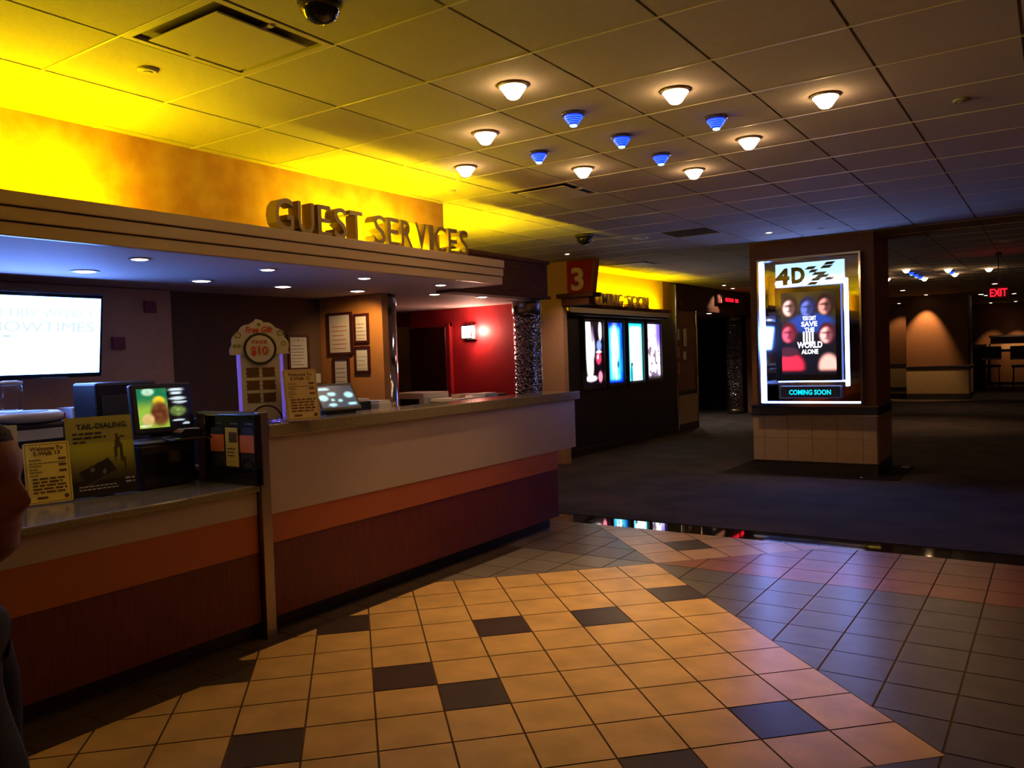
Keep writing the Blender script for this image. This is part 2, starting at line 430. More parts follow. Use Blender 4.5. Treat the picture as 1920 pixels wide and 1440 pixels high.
# auditorium entrance behind the header
struct('wall_entrance', MB().box(-9.6, -6.4, 21.2, 21.3, 0, 2.6).box(-9.2, -9.1, 15, 21.2, 0, 2.6).box(-9.6, -6.4, 15.6, 15.7, 0, 2.6), 'navyw')
struct('ceiling_entrance', MB().box(-9.2, -6.4, 15.6, 21.2, 2.44, 2.5), 'soffit')
struct('wall_far', MB().box(-6.4, -3.0, 30, 30.2, 0, CZ).box(-3.1, -3.0, 30.2, 34, 0, CZ).box(-3.1, 3.8, 34, 34.2, 0, CZ), 'brownwall')
struct('wall_far_base', MB().box(-6.2, -3.0, 29.97, 30, .15, .85), 'tilebase')
struct('trim_3', MB().box(-6.2, -2.97, 29.95, 30, .85, .93).box(-6.2, -2.97, 29.95, 30, 0, .15), 'toe')
# far pillar
fp = MB()
fp.m(0).box(-3.57, -2.03, 25.6, 27.0, 0, CZ)
fp.m(1).box(-3.58, -2.02, 25.58, 27.02, .17, .84)
fp.m(2).box(-3.59, -2.01, 25.57, 27.03, .86, .93).m(2).box(-3.59, -2.01, 25.57, 27.03, 0, .17)
fp.m(3).box(-3.60, -2.00, 25.56, 27.04, .93, .955)
struct('pillar_far', fp, ['brownwall', 'tilebase', 'toe', 'chrome'])
# near pillar that carries the display
KX0, KX1, KY = -3.29, -1.80, 10.5
kp = MB()
kp.m(0).box(KX0, KX1, KY, KY + 1.0, .86, CZ)
kp.m(2).box(KX0 - .01, KX1 + .01, KY - .015, KY + 1.01, .74, .84).box(KX0 - .005, KX1 + .005, KY - .005, KY + 1.0, 0, .15)
n = 0
xs = [KX0] + [KX0 + .145 + .297 * k for k in range(5)] + [KX1]
for a, b in zip(xs[:-1], xs[1:]):
    for z0, z1 in ((.152, .44), (.443, .737)):
        kp.m(1).box(a + .002, b - .002, KY - .012, KY + .03, z0, z1)
kp.m(1).box(KX1 - .03, KX1 + .008, KY + .005, KY + .99, .152, .737)
kp.m(3).box(KX0 - .02, KX1 + .02, KY - .025, KY + 1.02, .84, .86).box(KX0 - .02, KX1 + .02, KY - .025, KY + 1.02, .728, .742)
struct('pillar', kp, ['brownwall', 'tilebase', 'toe', 'chrome'])
struct('trim_4', MB().box(KX0 - .35, KX1 + .30, KY - .415, KY - .39, 0, .012), 'alu')
struct('floor_pillar_mat', MB().box(KX0 - .32, KX1 + .27, KY - .39, KY + 1.02, .004, .009), mat('black_floor_mat', (.012, .009, .009), .95, spec=.1))

# ------------------------------------------------------------------ counters
def counter_bands(mb, y0, y1, top):
    mb.m(2).box(-4.0, -3.83, y0, y1, .11, .54)
    mb.m(1).box(-4.0, -3.826, y0, y1, .54, .71)
    return mb
c = thing('service_counter', 'tall front counter with white, orange and cherry red bands under granite top', 'counter', (-3.83, 3.1, 0))
def off(mb_f): return mb_f
L = (3.83, -3.1)
def cb(x0, x1, y0, y1, z0, z1, bev=0): return MB().box(x0 + 3.83, x1 + 3.83, y0 - 3.1, y1 - 3.1, z0, z1, bev)
cb(-4.15, -3.80, 3.11, 6.82, 1.16, 1.24, .008).build('countertop', 'granite', c)
cb(-3.98, -3.83, 3.11, 6.76, .71, 1.16).build('upper_panel', 'white', c)
cb(-3.97, -3.835, 3.11, 6.42, .54, .71).build('orange_band', 'orange', c)
cb(-3.97, -3.84, 3.11, 6.42, .10, .54).build('lower_panel', 'woodred', c)
cb(-3.97, -3.93, 3.11, 6.40, 0, .10).build('toe_kick', 'toe', c)
cb(-4.62, -4.0, 3.12, 6.3, .93, .96, .004).build('work_shelf', 'darkgrey', c)
cb(-4.60, -4.54, 3.12, 6.3, 0, .93).build('rear_panel', 'darkgrey', c)
c2 = thing('low_counter', 'lower counter section with granite top nearest the camera on the left', 'counter', (-3.83, 0, 0))
def cl(x0, x1, y0, y1, z0, z1, bev=0): return MB().box(x0 + 3.83, x1 + 3.83, y0, y1, z0, z1, bev)
cl(-4.58, -3.80, -3.0, 3.03, .86, .90, .008).build('countertop', 'granite', c2)
cl(-3.98, -3.83, -3.0, 3.03, .725, .86).build('upper_panel', 'white', c2)
cl(-3.97, -3.832, -3.0, 3.03, .505, .725).build('orange_band', 'orange', c2)
cl(-3.97, -3.835, -3.0, 3.03, .10, .505).build('lower_panel', 'woodred', c2)
cl(-3.97, -3.90, -3.0, 3.03, 0, .10).build('toe_kick', 'toe', c2)
cl(-4.56, -4.50, -3.0, 3.03, 0, .86).build('rear_panel', 'darkgrey', c2)
d = thing('counter_divider', 'upright dark end panel with metal edge post between the two counters', 'divider', (-3.83, 3.07, 0))
MB().box(-.55, 0, -.03, .03, 0, 1.30).build('panel', 'wood', d)
MB().box(0, .035, -.035, .035, 0, 1.315, .004).build('edge_post', 'alu', d)
MB().box(-.55, 0, -.035, .035, 1.30, 1.315).build('cap_strip', 'alu', d)
wd = thing('staff_desk', 'dark work desk behind the low counter', 'desk', (-4.9, 2.3, 0))
MB().box(-.28, .28, -1.6, .95, .71, .75, .004).build('desktop', 'darkgrey', wd)
for x_ in (-.24, .24):
    for y_ in (-1.5, .9): MB().box(x_ - .02, x_ + .02, y_ - .02, y_ + .02, 0, .71).build('leg', 'blackp', wd)

# ------------------------------------------------------------------ letters
def letters(root, words, x0, total, h, depth, m):
    """each letter a mesh of its own, laid along local x from x0"""
    probe = []
    for ch in words:
        probe.append(ch)
    adv = {'I': .36, ' ': .45, 'M': 1.12, 'G': 1.0, 'O': 1.05, 'T': .82, 'E': .78, 'S': .80, 'R': .86, 'V': .9, 'C': .92, 'N': .98, 'U': .92}
    tot = sum(adv[c_] for c_ in words); x_ = x0
    for c_ in words:
        a = adv[c_] * total / tot
        if c_ != ' ':
            MB().text(c_, x_ + a * .45, 0, h, y=depth / 2, ext=depth, w=a * .80, bold=.006).build('letter', m, root)
        x_ += a
gs = thing('guest_services_sign', 'bronze dimensional letters reading GUEST SERVICES on the fascia shelf', 'sign', (-3.955, 3.31, 2.404), PI / 2)
letters(gs, 'GUEST SERVICES', 0, 1.97, .205, .09, 'letter')
cs = thing('coming_soon_sign', 'small bronze letters reading COMING SOON above the four posters', 'sign', (-5.985, 11.0, 2.364), PI / 2)
letters(cs, 'COMING SOON', 0, 2.30, .20, .07, 'letter')

# yellow tubes hidden behind the letters
tb = thing('fluorescent_tube', 'yellow tube lamp behind the GUEST SERVICES letters', 'lamp', (-4.22, 4.55, 2.38))
def tube_parts(t, ln, x=0):
    MB().bar((x, -ln / 2, .03), (x, ln / 2, .03), .013, 12).build('tube', 'tube', t)
    MB().box(x - .03, x + .03, -ln / 2 - .03, ln / 2 + .03, -.03, 0, .003).build('housing', 'fascia', t)
tube_parts(tb, 1.15)
t2 = dup(tb, (-4.22, 1.95, 2.38), 'yellow tube lamp on the fascia shelf left of the letters')
t3 = dup(tb, (-4.9, 6.35, 2.30), 'yellow tube lamp on top of the soffit behind the walnut beam')
t4 = dup(tb, (-4.22, -1.2, 2.38), 'yellow tube lamp on the fascia shelf at the near end, out of the photo')
t5 = thing('fluorescent_tube', 'long yellow tube lamp behind the COMING SOON letters', 'lamp', (-6.13, 12.75, 2.27)); tube_parts(t5, 2.9)
for t_ in (tb, t2, t3, t4, t5): t_['group'] = 'yellow cove tubes'

# ------------------------------------------------------------------ ceiling lamps
def warm_lamp(loc, label):
    t = thing('ceiling_lamp', label, 'ceiling lamp', loc, group='warm cone lamps')
    MB().lathe([(.075, 0), (.078, -.008), (.070, -.012)], n=28).build('rim', 'lampring', t)
    MB().lathe([(.067, -.012), (.060, -.022), (.032, -.062), (.022, -.068)], n=28).build('lamp_shade', 'lampw', t)
    return t
def blue_lamp(loc, label):
    t = thing('ceiling_lamp', label, 'ceiling lamp', loc, group='blue ribbed lamps')
    MB().lathe([(.066, 0), (.068, -.010), (.058, -.016)], n=28).build('rim', 'lampringb', t)
    prof = [(.054, -.016)]
    for k in range(5):
        z = -.020 - k * .010; r = .052 - k * .007
        prof += [(r, z), (r - .002, z - .006), (r - .006, z - .008)]
    MB().lathe(prof, n=28).build('ribbed_shade', 'lampb', t)
    MB().lathe([(.022, -.0665), (.020, -.074), (.008, -.078)], n=20).build('bulb_tip', 'lampbt', t)
    for k in range(4):
        z = -.0235 - k * .010; r = .053 - k * .007
        MB().lathe([(r, z), (r + .0015, z - .002), (r - .001, z - .004)], n=28).build('glow_rib', 'lampbc', t)
    return t
wp = [(-2.246, 3.44, 'large warm cone lamp nearest the camera in the near cluster'), (-1.636, 4.05, 'warm cone lamp second in the right-hand diagonal of the near cluster'),
      (-1.026, 4.66, 'rightmost warm cone lamp of the near cluster'), (-2.855, 4.05, 'warm cone lamp second in the left-hand diagonal of the near cluster'),
      (-1.636, 5.27, 'warm cone lamp behind the rightmost one of the near cluster'), (-3.465, 4.66, 'warm cone lamp nearest the yellow wall in the near cluster'),
      (-2.855, 5.27, 'warm cone lamp just in front of the square diffuser'), (-2.246, 5.88, 'farthest warm cone lamp of the near cluster')]
bp_ = [(-2.246, 4.05, 'blue ribbed lamp nearest the camera'), (-1.636, 4.66, 'rightmost blue ribbed lamp of the near cluster'), (-2.246, 4.66, 'blue ribbed lamp in the middle of the near cluster'),
       (-2.855, 4.66, 'leftmost blue ribbed lamp of the near cluster'), (-2.246, 5.27, 'farthest blue ribbed lamp of the near cluster')]
W0 = B0 = None
for dy, suf in ((0, ''), (12.8, ' in the cluster beyond the poster pillar')):
    for x_, y_, lb in wp:
        lb2 = lb if not dy else lb.replace(' of the near cluster', '').replace(' in the near cluster', '').replace(' just in front of the square diffuser', ' on the left side').replace('nearest the camera', 'at the front').replace('nearest the yellow wall', 'farthest left').replace(' of the near', '') + suf
        if W0 is None: W0 = warm_lamp((x_, y_, CZ), lb); o = W0
        else: o = dup(W0, (x_, y_ + dy, CZ), lb2)
        spot('lamp_beam', (0, 0, -.09), 31 if not dy else 10, (1, .60, .27), 66, 1.0, None, o, .03).rotation_euler = (0, 0, 0)
    for x_, y_, lb in bp_:
        lb2 = lb if not dy else lb.replace(' of the near cluster', '').replace(' in the middle of the near cluster', ' in the middle').replace(' nearest the camera', ' at the front') + suf
        if B0 is None: B0 = blue_lamp((x_, y_, CZ), lb)
        else: dup(B0, (x_, y_ + dy, CZ), lb2)

# square air diffusers filling a ceiling cell
def diffuser(i, j, label, dark=False):
    x_, y_ = cellxy(i, j); x_ += CT / 2; y_ += CT / 2; h = CT / 2 - .006
    t = thing('air_diffuser', label, 'air vent', (x_, y_, CZ), group='square air diffusers')
    f = MB()
    for a, b, c_, d_ in ((-h, h, -h, -h + .03), (-h, h, h - .03, h), (-h, -h + .03, -h + .03, h - .03), (h - .03, h, -h + .03, h - .03)): f.box(a, b, c_, d_, -.003, .01)
    f.build('frame', 'diff', t)
    MB().box(-h + .03, h - .03, -h + .03, h - .03, .011, .013).build('recess', 'vent', t)
    if dark:
        s_ = MB()
        for k in range(10): yy = -h + .05 + k * .052; s_.box(-h + .03, h - .03, yy, yy + .012, -.002, .011)
        s_.build('louvre', 'vent', t)
    else:
        MB().box(-h + .075, h - .075, -h + .075, h - .075, -.016, -.008, .003).build('plaque', 'diff', t)
        for a, b in ((-h + .06, 0), (h - .06, 0)): MB().box(a - .03, a + .03, b - .012, b + .012, -.008, .008).build('clip', 'diff', t)
diffuser(1, -1, 'large square ceiling diffuser with plaque panel, nearest the camera')
diffuser(0, 5, 'square ceiling diffuser behind the warm lamps')
diffuser(0, 10, 'dark louvred ceiling vent in front of the poster pillar', True)
diffuser(-3, 14, 'farthest square ceiling diffuser, above the coming soon wall', False)

def dome(loc, r, label):
    t = thing('dome_camera', label, 'security camera', loc)
    MB().lathe([(r, 0), (r * 1.05, -.012), (r, -.03)], n=28).build('housing', 'darkgrey', t)
    MB().lathe([(r * .93, -.03), (r * .86, -.03 - r * .35), (r * .62, -.03 - r * .68), (r * .3, -.03 - r * .86), (r * .04, -.03 - r * .9)], n=28).build('dome', 'blackg', t)
dome((-2.25, 2.16, CZ), .085, 'black security dome at the top edge of the picture')
dome((-4.42, 8.14, CZ), .10, 'black security dome above the red numbered sign')
def disc(name, loc, r, label, cat, m='diff', emi=None):
    t = thing(name, label, cat, loc)
    MB().lathe([(r, 0), (r, -.008), (r * .8, -.014)], n=24).build('cover', m, t)
    MB().lathe([(r * .45, -.014), (r * .4, -.018)], n=20).build('centre', emi or m, t)
    return t
disc('smoke_detector', (-3.41, 2.2, CZ), .045, 'flat round ceiling disc beside the large diffuser', 'smoke detector')
disc('smoke_detector', (-4.05, 5.23, CZ), .045, 'flat round ceiling disc above the end of the gold wall', 'smoke detector')
disc('smoke_detector', (-.43, 5.25, CZ), .045, 'flat round brown disc on the dim ceiling at right', 'smoke detector', 'tbar')
disc('smoke_detector', (-.54, 13.0, CZ), .10, 'flat round ceiling disc near the exit sign', 'smoke detector')
def downlight(loc, label, r=.05, em='soffl', grp=None, power=0, color=(1, .8, .6), ang=80, tgt=None):
    t = thing('downlight', label, 'downlight', loc, group=grp)
    MB().ring(0, 0, r, r * 1.35, 0, .006, 24).build('trim_ring', 'soffring', t).rotation_euler = (-PI / 2, 0, 0)
    MB().lathe([(r * .98, -.001), (r * .8, -.008), (r * .2, -.012)], n=20).build('lens', em, t)
    if power:
        l = spot('downlight_beam', (0, 0, -.03), power, color, ang, .7, None, t, .03)
        if tgt: l.rotation_euler = (Vector(tgt) - Vector(loc)).to_track_quat('-Z', 'Y').to_euler()
    return t
M['offl'] = mat('unlit_lamp_lens', (.06, .05, .05), .3)
downlight((-4.06, 8.86, CZ), 'unlit recessed downlight right of the far black dome', .075, 'offl')
downlight((-5.42, 9.49, CZ), 'small bright ceiling spot left of the numbered sign', .03, 'soffl', power=70, color=(1, .6, .38), ang=120)
downlight((-2.78, 9.62, CZ), 'small bright spot in the ceiling just before the poster pillar, left', .035, 'soffl', power=65, color=(1, .62, .30), ang=62, tgt=(-2.62, 10.35, .2))
downlight((-2.22, 9.75, CZ), 'dim recessed spot in the ceiling before the poster pillar, right', .035, 'offl')
for x_, y_, on in ((-4.2, 1.75, 'outside the photo'), (-4.24, 2.63, 'leftmost in view, above the register box'), (-4.21, 3.49, 'above the Free Gift stand'), (-4.21, 4.37, 'above the middle of the tall counter'), (-4.21, 5.26, 'at the right end')):
    downlight((x_, y_, 2.2), 'front row soffit downlight by the fascia, ' + on, .045, 'soffl', 'front row soffit downlights', 2.6, (1, .7, .45))
for x_, y_, on in ((-4.96, 2.71, 'above the television corner'), (-5.04, 3.59, 'above the plum square tiles'), (-5.05, 4.33, 'above the Free Gift header'), (-5.0, 5.10, 'in front of the orange notice wall'), (-5.0, 1.83, 'outside the photo')):
    downlight((x_, y_, 2.2), 'bright rear row soffit downlight ' + on, .062, 'soffl', 'rear row soffit downlights', 9.0 if y_ < 5 else 22, (1, .66, .42) if y_ < 5 else (1, .6, .22), 110 if y_ > 5 else 80, (-5.35, 5.45, 1.5) if y_ > 5 else None)
downlight((-4.84, 5.95, 2.2), 'bright round lamp in the low ceiling behind the silver column', .05, 'soffl', power=2.0, color=(1, .6, .45))
downlight((-4.78, 6.63, 2.2), 'bright round lamp in the low ceiling of the red room, right', .05, 'soffl', power=2.0, color=(1, .6, .45))
downlight((-6.62, 17.0, 2.44), 'front lit spot inside the auditorium entrance', .07, 'soffl', power=90, ang=120)
downlight((-6.60, 18.0, 2.44), 'rear lit spot inside the auditorium entrance', .06, 'soffl', power=110, ang=120)
downlight((-5.9, 17.6, CZ), 'small lit spot on the ceiling before the red LED sign', .04, 'soffl', power=90, color=(1, .62, .40), ang=56, tgt=(-6.22, 17.3, 2.55))
downlight((-5.75, 16.6, CZ), 'small lit spot on the ceiling left of the red LED sign', .04, 'soffl')
# wall washers in the background
def washer(loc, tgt, p, label, ang=50):
    downlight(loc, label, .05, 'soffl', power=p, color=(1, .55, .2), ang=ang, tgt=tgt)
washer((-3.0, 25.2, CZ), (-3.1, 25.6, 1.5), 260, 'wall washer lighting the distant brown pillar', 62)
washer((-1.90, 33.05, CZ), (-1.90, 33.7, 1.5), 110, 'wall washer left of the exit sign on the far wall', 46)
washer((-1.16, 33.05, CZ), (-1.16, 33.7, 1.4), 300, 'bright wall washer on the far wall at the right edge', 46)
washer((-4.3, 29.4, CZ), (-4.3, 30, 1.2), 60, 'added fill lamp on the far wall just right of the poster pillar', 80)  # extra lamp, added to brighten the dark stretch of far wall
for x_, y_, on in ((-3.2, 22.5, 'just right of the poster pillar'), (-1.2, 22.3, 'left of the exit sign'), (-1.0, 27.5, 'behind the exit sign')):
    downlight((x_, y_, CZ), 'recessed downlight over the dim carpet hall, ' + on, .06, 'soffl', 'hall downlights', 45, (1, .62, .38), 90)
for x_, y_, on in ((-1.78, 26.8, 'left'), (-1.70, 27.6, 'right')):
    downlight((x_, y_, CZ), on + ' one of two touching bright spots beside the exit sign', .07, 'soffl', 'paired spots left of the exit sign')

def uplight(y_, label):  # unseen fill lamps, added to lift the dim ceiling
    t = thing('added_fill_uplight', label, 'wall lamp', (3.8, y_, 2.1), group='added warm fill lamps on the right-hand wall')
    MB().prism([(-.02, 0), (-.14, .12), (-.14, .14), (0, .14), (0, 0)], -.15, .15).build('bowl', 'lampring', t)
    MB().box(-.12, -.02, -.13, .13, .141, .15).build('lens', 'soffl', t)
    spot('fill_uplight_beam', (-.08, 0, .18), 85, (1, .50, .17), 160, .8, None, t, .05).rotation_euler = (PI, 0, 0)
for k in range(4): uplight(-2 + 4.0 * k, 'bronze half bowl fill lamp added out of view, ' + ('nearest the back wall', 'beside the camera', 'beside the warm lamp cluster', 'farthest down the right-hand wall')[k])
# ------------------------------------------------------------------ exit sign
ex = thing('exit_sign', 'black hanging exit sign with glowing red EXIT letters', 'exit sign', (-.735, 14.6, 2.24))
MB().box(-.15, .15, 0, .05, 0, .19, .008).build('housing', 'blackp', ex)
MB().text('EXIT', 0, .035, .12, y=-.004, ext=.003, w=.23, bold=.02).build('lettering', 'led_r', ex)
MB().bar((0, .025, .19), (0, .025, .70), .008).build('stem', 'darkgrey', ex)
MB().lathe([(.05, .70), (.05, .68), (.02, .66)], 0, .025, 0, 20).build('canopy', 'darkgrey', ex)
l = bpy.data.lights.new('exit_glow', 'POINT'); l.energy = .8; l.color = (1, .02, .03); l.shadow_soft_size = .02
o = bpy.data.objects.new('exit_glow', l); COL.objects.link(o); o.parent = ex; o.location = (0, -.08, .10)

# ------------------------------------------------------------------ numbered red sign on its ledge
n3 = thing('number_sign', 'red block sign with a white numeral 3 on a walnut ledge', 'sign', (-5.60, 10.2, 2.47))
MB().prism([(-.24, 0), (.13, 0), (.20, .46), (-.24, .46)], 0, .12).build('red_panel', 'red3', n3)
MB().prism([(.13, 0), (.16, 0), (.23, .46), (.20, .46)], -.01, .12).build('edge_strip', 'orange', n3)
MB().text('3', -.06, .05, .31, y=-.004, ext=.02, w=.20, bold=.03).build('numeral', 'pinkwhite', n3)
MB().box(-.40, .20, -.06, .20, -.06, 0, .004).build('ledge', 'wood', n3)
MB().box(-.33, .12, -.03, .15, -.17, -.06, .004).build('bracket', 'wood', n3)

# ------------------------------------------------------------------ poster wall
lg = thing('poster_ledge', 'long walnut ledge with grey metal strip above the posters', 'ledge', (-6.2, 10.4, 2.22))
MB().box(.13, .28, 0, 3.75, .08, .14, .003).build('shelf', 'wood', lg)
MB().box(.24, .27, .02, 3.70, .0, .08, .003).build('metal_strip', 'alu', lg)
MB().box(0, .24, 0, 3.70, -.03, .02, .003).box(0, .13, 0, .02, .02, .14).build('underside', 'wood', lg)
def art1(u, v):
    c_ = (.05, .02, .06)
    c_ = mix(c_, (1, .97, .98), ell(u, v, .22, .92, .16, .14)); c_ = mix(c_, (1, 1, 1), ell(u, v, .28, .60, .30, .28))
    c_ = mix(c_, (1, .92, .8), ell(u, v, .30, .30, .20, .22)); c_ = mix(c_, (.45, .35, .5), ell(u, v, .46, .80, .08, .14) * .7)
    c_ = mix(c_, (1, .95, .98), ell(u, v, .90, .86, .10, .16)); c_ = mix(c_, (.45, .55, .85), ell(u, v, .82, .62, .14, .09))
    c_ = mix(c_, (.95, .2, .35), ell(u, v, .78, .42, .15, .10)); c_ = mix(c_, (1, .9, .95), ell(u, v, .74, .44, .05, .04))
    c_ = mix(c_, (1, .95, 1), ell(u, v, .80, .52, .16, .02)); c_ = mix(c_, (1, .95, .97), ell(u, v, .35, .10, .32, .05) if v < .15 else 0)
    c_ = mix(c_, (1, .5, .6), ell(u, v, .86, .12, .12, .09)); return c_
def art2(u, v):
    e = abs(u - .48) * 2; c_ = mix((.35, .95, 1), (0, .25, .85), sst(.4, 1, e)); c_ = mix(c_, (0, .1, .65), sst(.86, 1, v))
    c_ = mix(c_, (1, 1, 1), ell(u, v, .48, .50, .24, .46, .4)); c_ = mix(c_, (.1, .6, .7), (nz2(u * 9, v * 4) > .74) * .45)
    c_ = mix(c_, (.05, .35, .45), ell(u, v, .68, .30, .06, .06)); return mix(c_, (0, .15, .7), sst(.08, 0, v))
def art3(u, v):
    c_ = mix((1, 1, 1), (.2, .95, 1), sst(.55, 1, abs(u - .55) * 2)); c_ = mix(c_, (0, .75, .9), sst(.90, 1, v))
    c_ = mix(c_, (0, .5, .6), ell(u, v, .24, .10, .08, .20)); c_ = mix(c_, (.1, .25, .3), ell(u, v, .27, .29, .07, .03)); return c_
def art4(u, v):
    c_ = mix((.9, .85, 1), (.45, .35, .85), sst(.55, .9, u) * sst(.4, .8, v)); c_ = mix(c_, (1, 1, 1), ell(u, v, .45, .87, .22, .09))
    c_ = mix(c_, (1, .98, 1), ell(u, v, .45, .5, .28, .35)); c_ = mix(c_, (.3, .2, .3), (nz2(u * 8 + 3, v * 14) > .72) * .75 * ell(u, v, .5, .4, .5, .45))
    return mix(c_, (.15, .12, .12), sst(.09, .02, v))
pa = art_mat('backlit_poster', 2.0)
pls = [(11.28, .62, art1, 'leftmost backlit poster, black with white figures and a red cup'), (12.07, .58, art2, 'deep blue backlit poster with a white glow, second from left'),
       (12.84, .60, art3, 'pale cyan backlit poster, third from left'), (13.62, .61, art4, 'lilac and white backlit poster at the right end')]
for y_, w_, fn, lb in pls:
    p = thing('movie_poster', lb, 'poster', (-6.2, y_ + w_ / 2, 1.10), PI / 2, group='backlit posters in the coming soon wall')
    f = MB(); hw = w_ / 2 + .05
    f.box(-hw, hw, -.05, 0, -.07, -.02).box(-hw, hw, -.05, 0, 1.04, 1.09).box(-hw, -hw + .04, -.05, 0, -.02, 1.04).box(hw - .04, hw, -.05, 0, -.02, 1.04)
    f.build('frame', 'alu' if False else 'darkgrey', p)
    picture('artwork', w_ * .98, 1.01, fn, 30, 60, pa, p, y=-.012)

# paper notices on the brown strip of wall
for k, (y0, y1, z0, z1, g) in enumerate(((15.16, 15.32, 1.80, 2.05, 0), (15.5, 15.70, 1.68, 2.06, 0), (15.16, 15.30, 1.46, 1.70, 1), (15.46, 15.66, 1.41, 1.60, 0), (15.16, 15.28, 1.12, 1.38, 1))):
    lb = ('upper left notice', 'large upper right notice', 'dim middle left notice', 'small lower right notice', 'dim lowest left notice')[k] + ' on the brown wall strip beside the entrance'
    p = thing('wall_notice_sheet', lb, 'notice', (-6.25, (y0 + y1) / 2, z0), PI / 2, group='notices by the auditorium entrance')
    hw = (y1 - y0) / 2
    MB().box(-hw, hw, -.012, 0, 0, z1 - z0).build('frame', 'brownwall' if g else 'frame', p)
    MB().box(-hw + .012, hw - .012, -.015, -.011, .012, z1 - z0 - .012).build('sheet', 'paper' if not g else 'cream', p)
# red LED sign
ld = thing('led_sign', 'black sign with red scrolling LED text above the entrance', 'sign', (-6.22, 17.36, 2.62), PI / 2)
MB().box(0, 1.75, -.06, 0, 0, .2, .004).build('housing', 'blackp', ld)
MB().box(.02, .42, -.07, -.06, .01, .19).build('number_plate', 'frame', ld)
MB().text('1', .22, .03, .14, y=-.071, w=.06, bold=.03).build('numeral', 'pinkwhite', ld)
f = MB()
for x0, x1 in ((.50, .62), (.65, .77), (.80, .92), (.94, 1.04), (1.16, 1.26), (1.28, 1.38)):
    f.box(x0, x1, -.064, -.06, .06, .075).box(x0, x1, -.064, -.06, .125, .14).box(x0, x0 + .03, -.064, -.06, .075, .125).box(x1 - .03, x1, -.064, -.06, .075, .125)
f.build('lettering', 'led_r', ld)

# hammered columns
def hcol(name, x, y, r, z1, label, m='glit'):
    t = thing(name, label, 'column', (x, y, 0))
    MB().lathe([(r, 0.01), (r, z1 - .13)], n=40).build('shaft', m, t)
    MB().lathe([(r + .006, z1 - .13), (r + .006, z1 - .01), (r, z1)], n=40).build('collar', 'alu', t)
    MB().lathe([(r + .01, 0), (r + .01, .10), (r, .12)], n=40).build('base_ring', 'alu', t)
hcol('round_column', -4.72, 7.35, .15, 2.175, 'glittering hammered metal column at the far end of the tall counter')
hcol('round_column', -6.68, 19.9, .20, 2.43, 'glittering hammered metal column in the auditorium entrance')
hcol('round_column', -5.16, 5.62, .095, 2.195, 'smooth silver column at the corner of the orange notice wall', 'chrome')

# ------------------------------------------------------------------ 4DX display on the near pillar
PX, PZ, PW, PH = -2.545, .88, 1.21, 1.82
k4 = thing('lit_display_case', 'blue-lit mirror display case with 4DX logo on the near pillar', 'display', (PX, KY, PZ))
MB().box(-PW / 2, PW / 2, -.04, -.0, 0, PH).build('mirror_back', 'mirror', k4)
f = MB(); h = PW / 2
f.box(-h - .012, h + .012, -.13, 0, -.012, .012).box(-h - .012, h + .012, -.13, 0, PH - .012, PH + .012).box(-h - .012, -h + .012, -.13, 0, .012, PH - .012).box(h - .012, h + .012, -.13, 0, .012, PH - .012)
f.build('chrome_frame', 'chrome', k4)
f = MB()
f.box(-h + .013, -h + .035, -.12, -.042, .02, PH - .02); f.box(-h + .04, h - .02, -.12, -.10, .014, .026)
f.box(-.40, .42, -.09, -.042, 1.50, 1.53); f.box(.42, .45, -.09, -.042, .22, 1.53)
f.box(-.38, .42, -.10, -.042, .275, .29); f.build('led_strip', 'ledstrip', k4)
M['logoback'] = mat('backlit_logo_plate', (.7, .8, .9), .2, em=(.45, .78, 1.0), es=1.15)
MB().box(-.40, .42, -.060, -.042, 1.47, 1.76).build('backlit_plate', 'logoback', k4)
MB().box(-.405, .385, -.10, -.04, .29, 1.46, .006).build('screen_bezel', 'blackg', k4)
def poster_art(u, v):
    c_ = mix((.03, .03, .06), (.35, .28, .03), .7 * nz2(u * 3, v * 7) * sst(.35, .8, v))
    c_ = mix(c_, (.08, .22, .6), ell(u, v, .55, .62, .42, .12) * .9)
    for cx_, cy_, a, b in ((.16, .82, (1, .75, .72), (.12, .05, .06)), (.82, .82, (.85, .55, .5), (.10, .04, .05)), (.14, .50, (.85, .35, .45), (.3, .04, .08)), (.84, .48, (1, .7, .68), (.25, .08, .12)), (.5, .80, (.35, .42, .75), (.06, .08, .25))):
        c_ = mix(c_, b, ell(u, v, cx_, cy_ + .015, .155, .125, .15)); c_ = mix(c_, a, ell(u, v, cx_ - .015, cy_ - .01, .115, .095, .2))
        c_ = mix(c_, b, ell(u, v, cx_ + .06, cy_ - .01, .07, .10, .5) * .75); c_ = mix(c_, b, ell(u, v, cx_ - .01, cy_ + .018, .09, .012, .6) * .8)
        c_ = mix(c_, b, ell(u, v, cx_ - .015, cy_ - .05, .035, .009, .6) * .55); c_ = mix(c_, b, ell(u, v, cx_ + .005, cy_ - .015, .010, .03, .6) * .5)
    c_ = mix(c_, (.9, .15, .25), ell(u, v, .15, .10, .27, .17)); c_ = mix(c_, (1, .65, .6), ell(u, v, .86, .10, .18, .15))
    c_ = mix(c_, (.25, .1, .15), ell(u, v, .12, .28, .2, .06)); return mix(c_, (.03, .02, .04), sst(.08, .02, v))
pm = art_mat('lit_screen', 2.0)
picture('screen', .65, 1.03, poster_art, 44, 66, pm, k4, y=-.102, x0=-.33, z0=.365)
tx = MB(); M['ledw'] = mat('white_screen_text', (1, 1, 1), .4, em=(.9, .95, 1), es=2.2)
for s_, z_, h_, w_ in (('YOU CAN\'T', 1.04, .05, .16), ('SAVE', .965, .06, .19), ('THE', .90, .05, .12), ('WORLD', .70, .075, .30), ('ALONE', .625, .055, .20)): tx.text(s_, .01, z_, h_, y=-.105, w=w_, bold=.03)
for x_ in (-.055, -.02, .015, .05): tx.box(x_ - .012, x_ + .008, -.106, -.104, .74, .90)
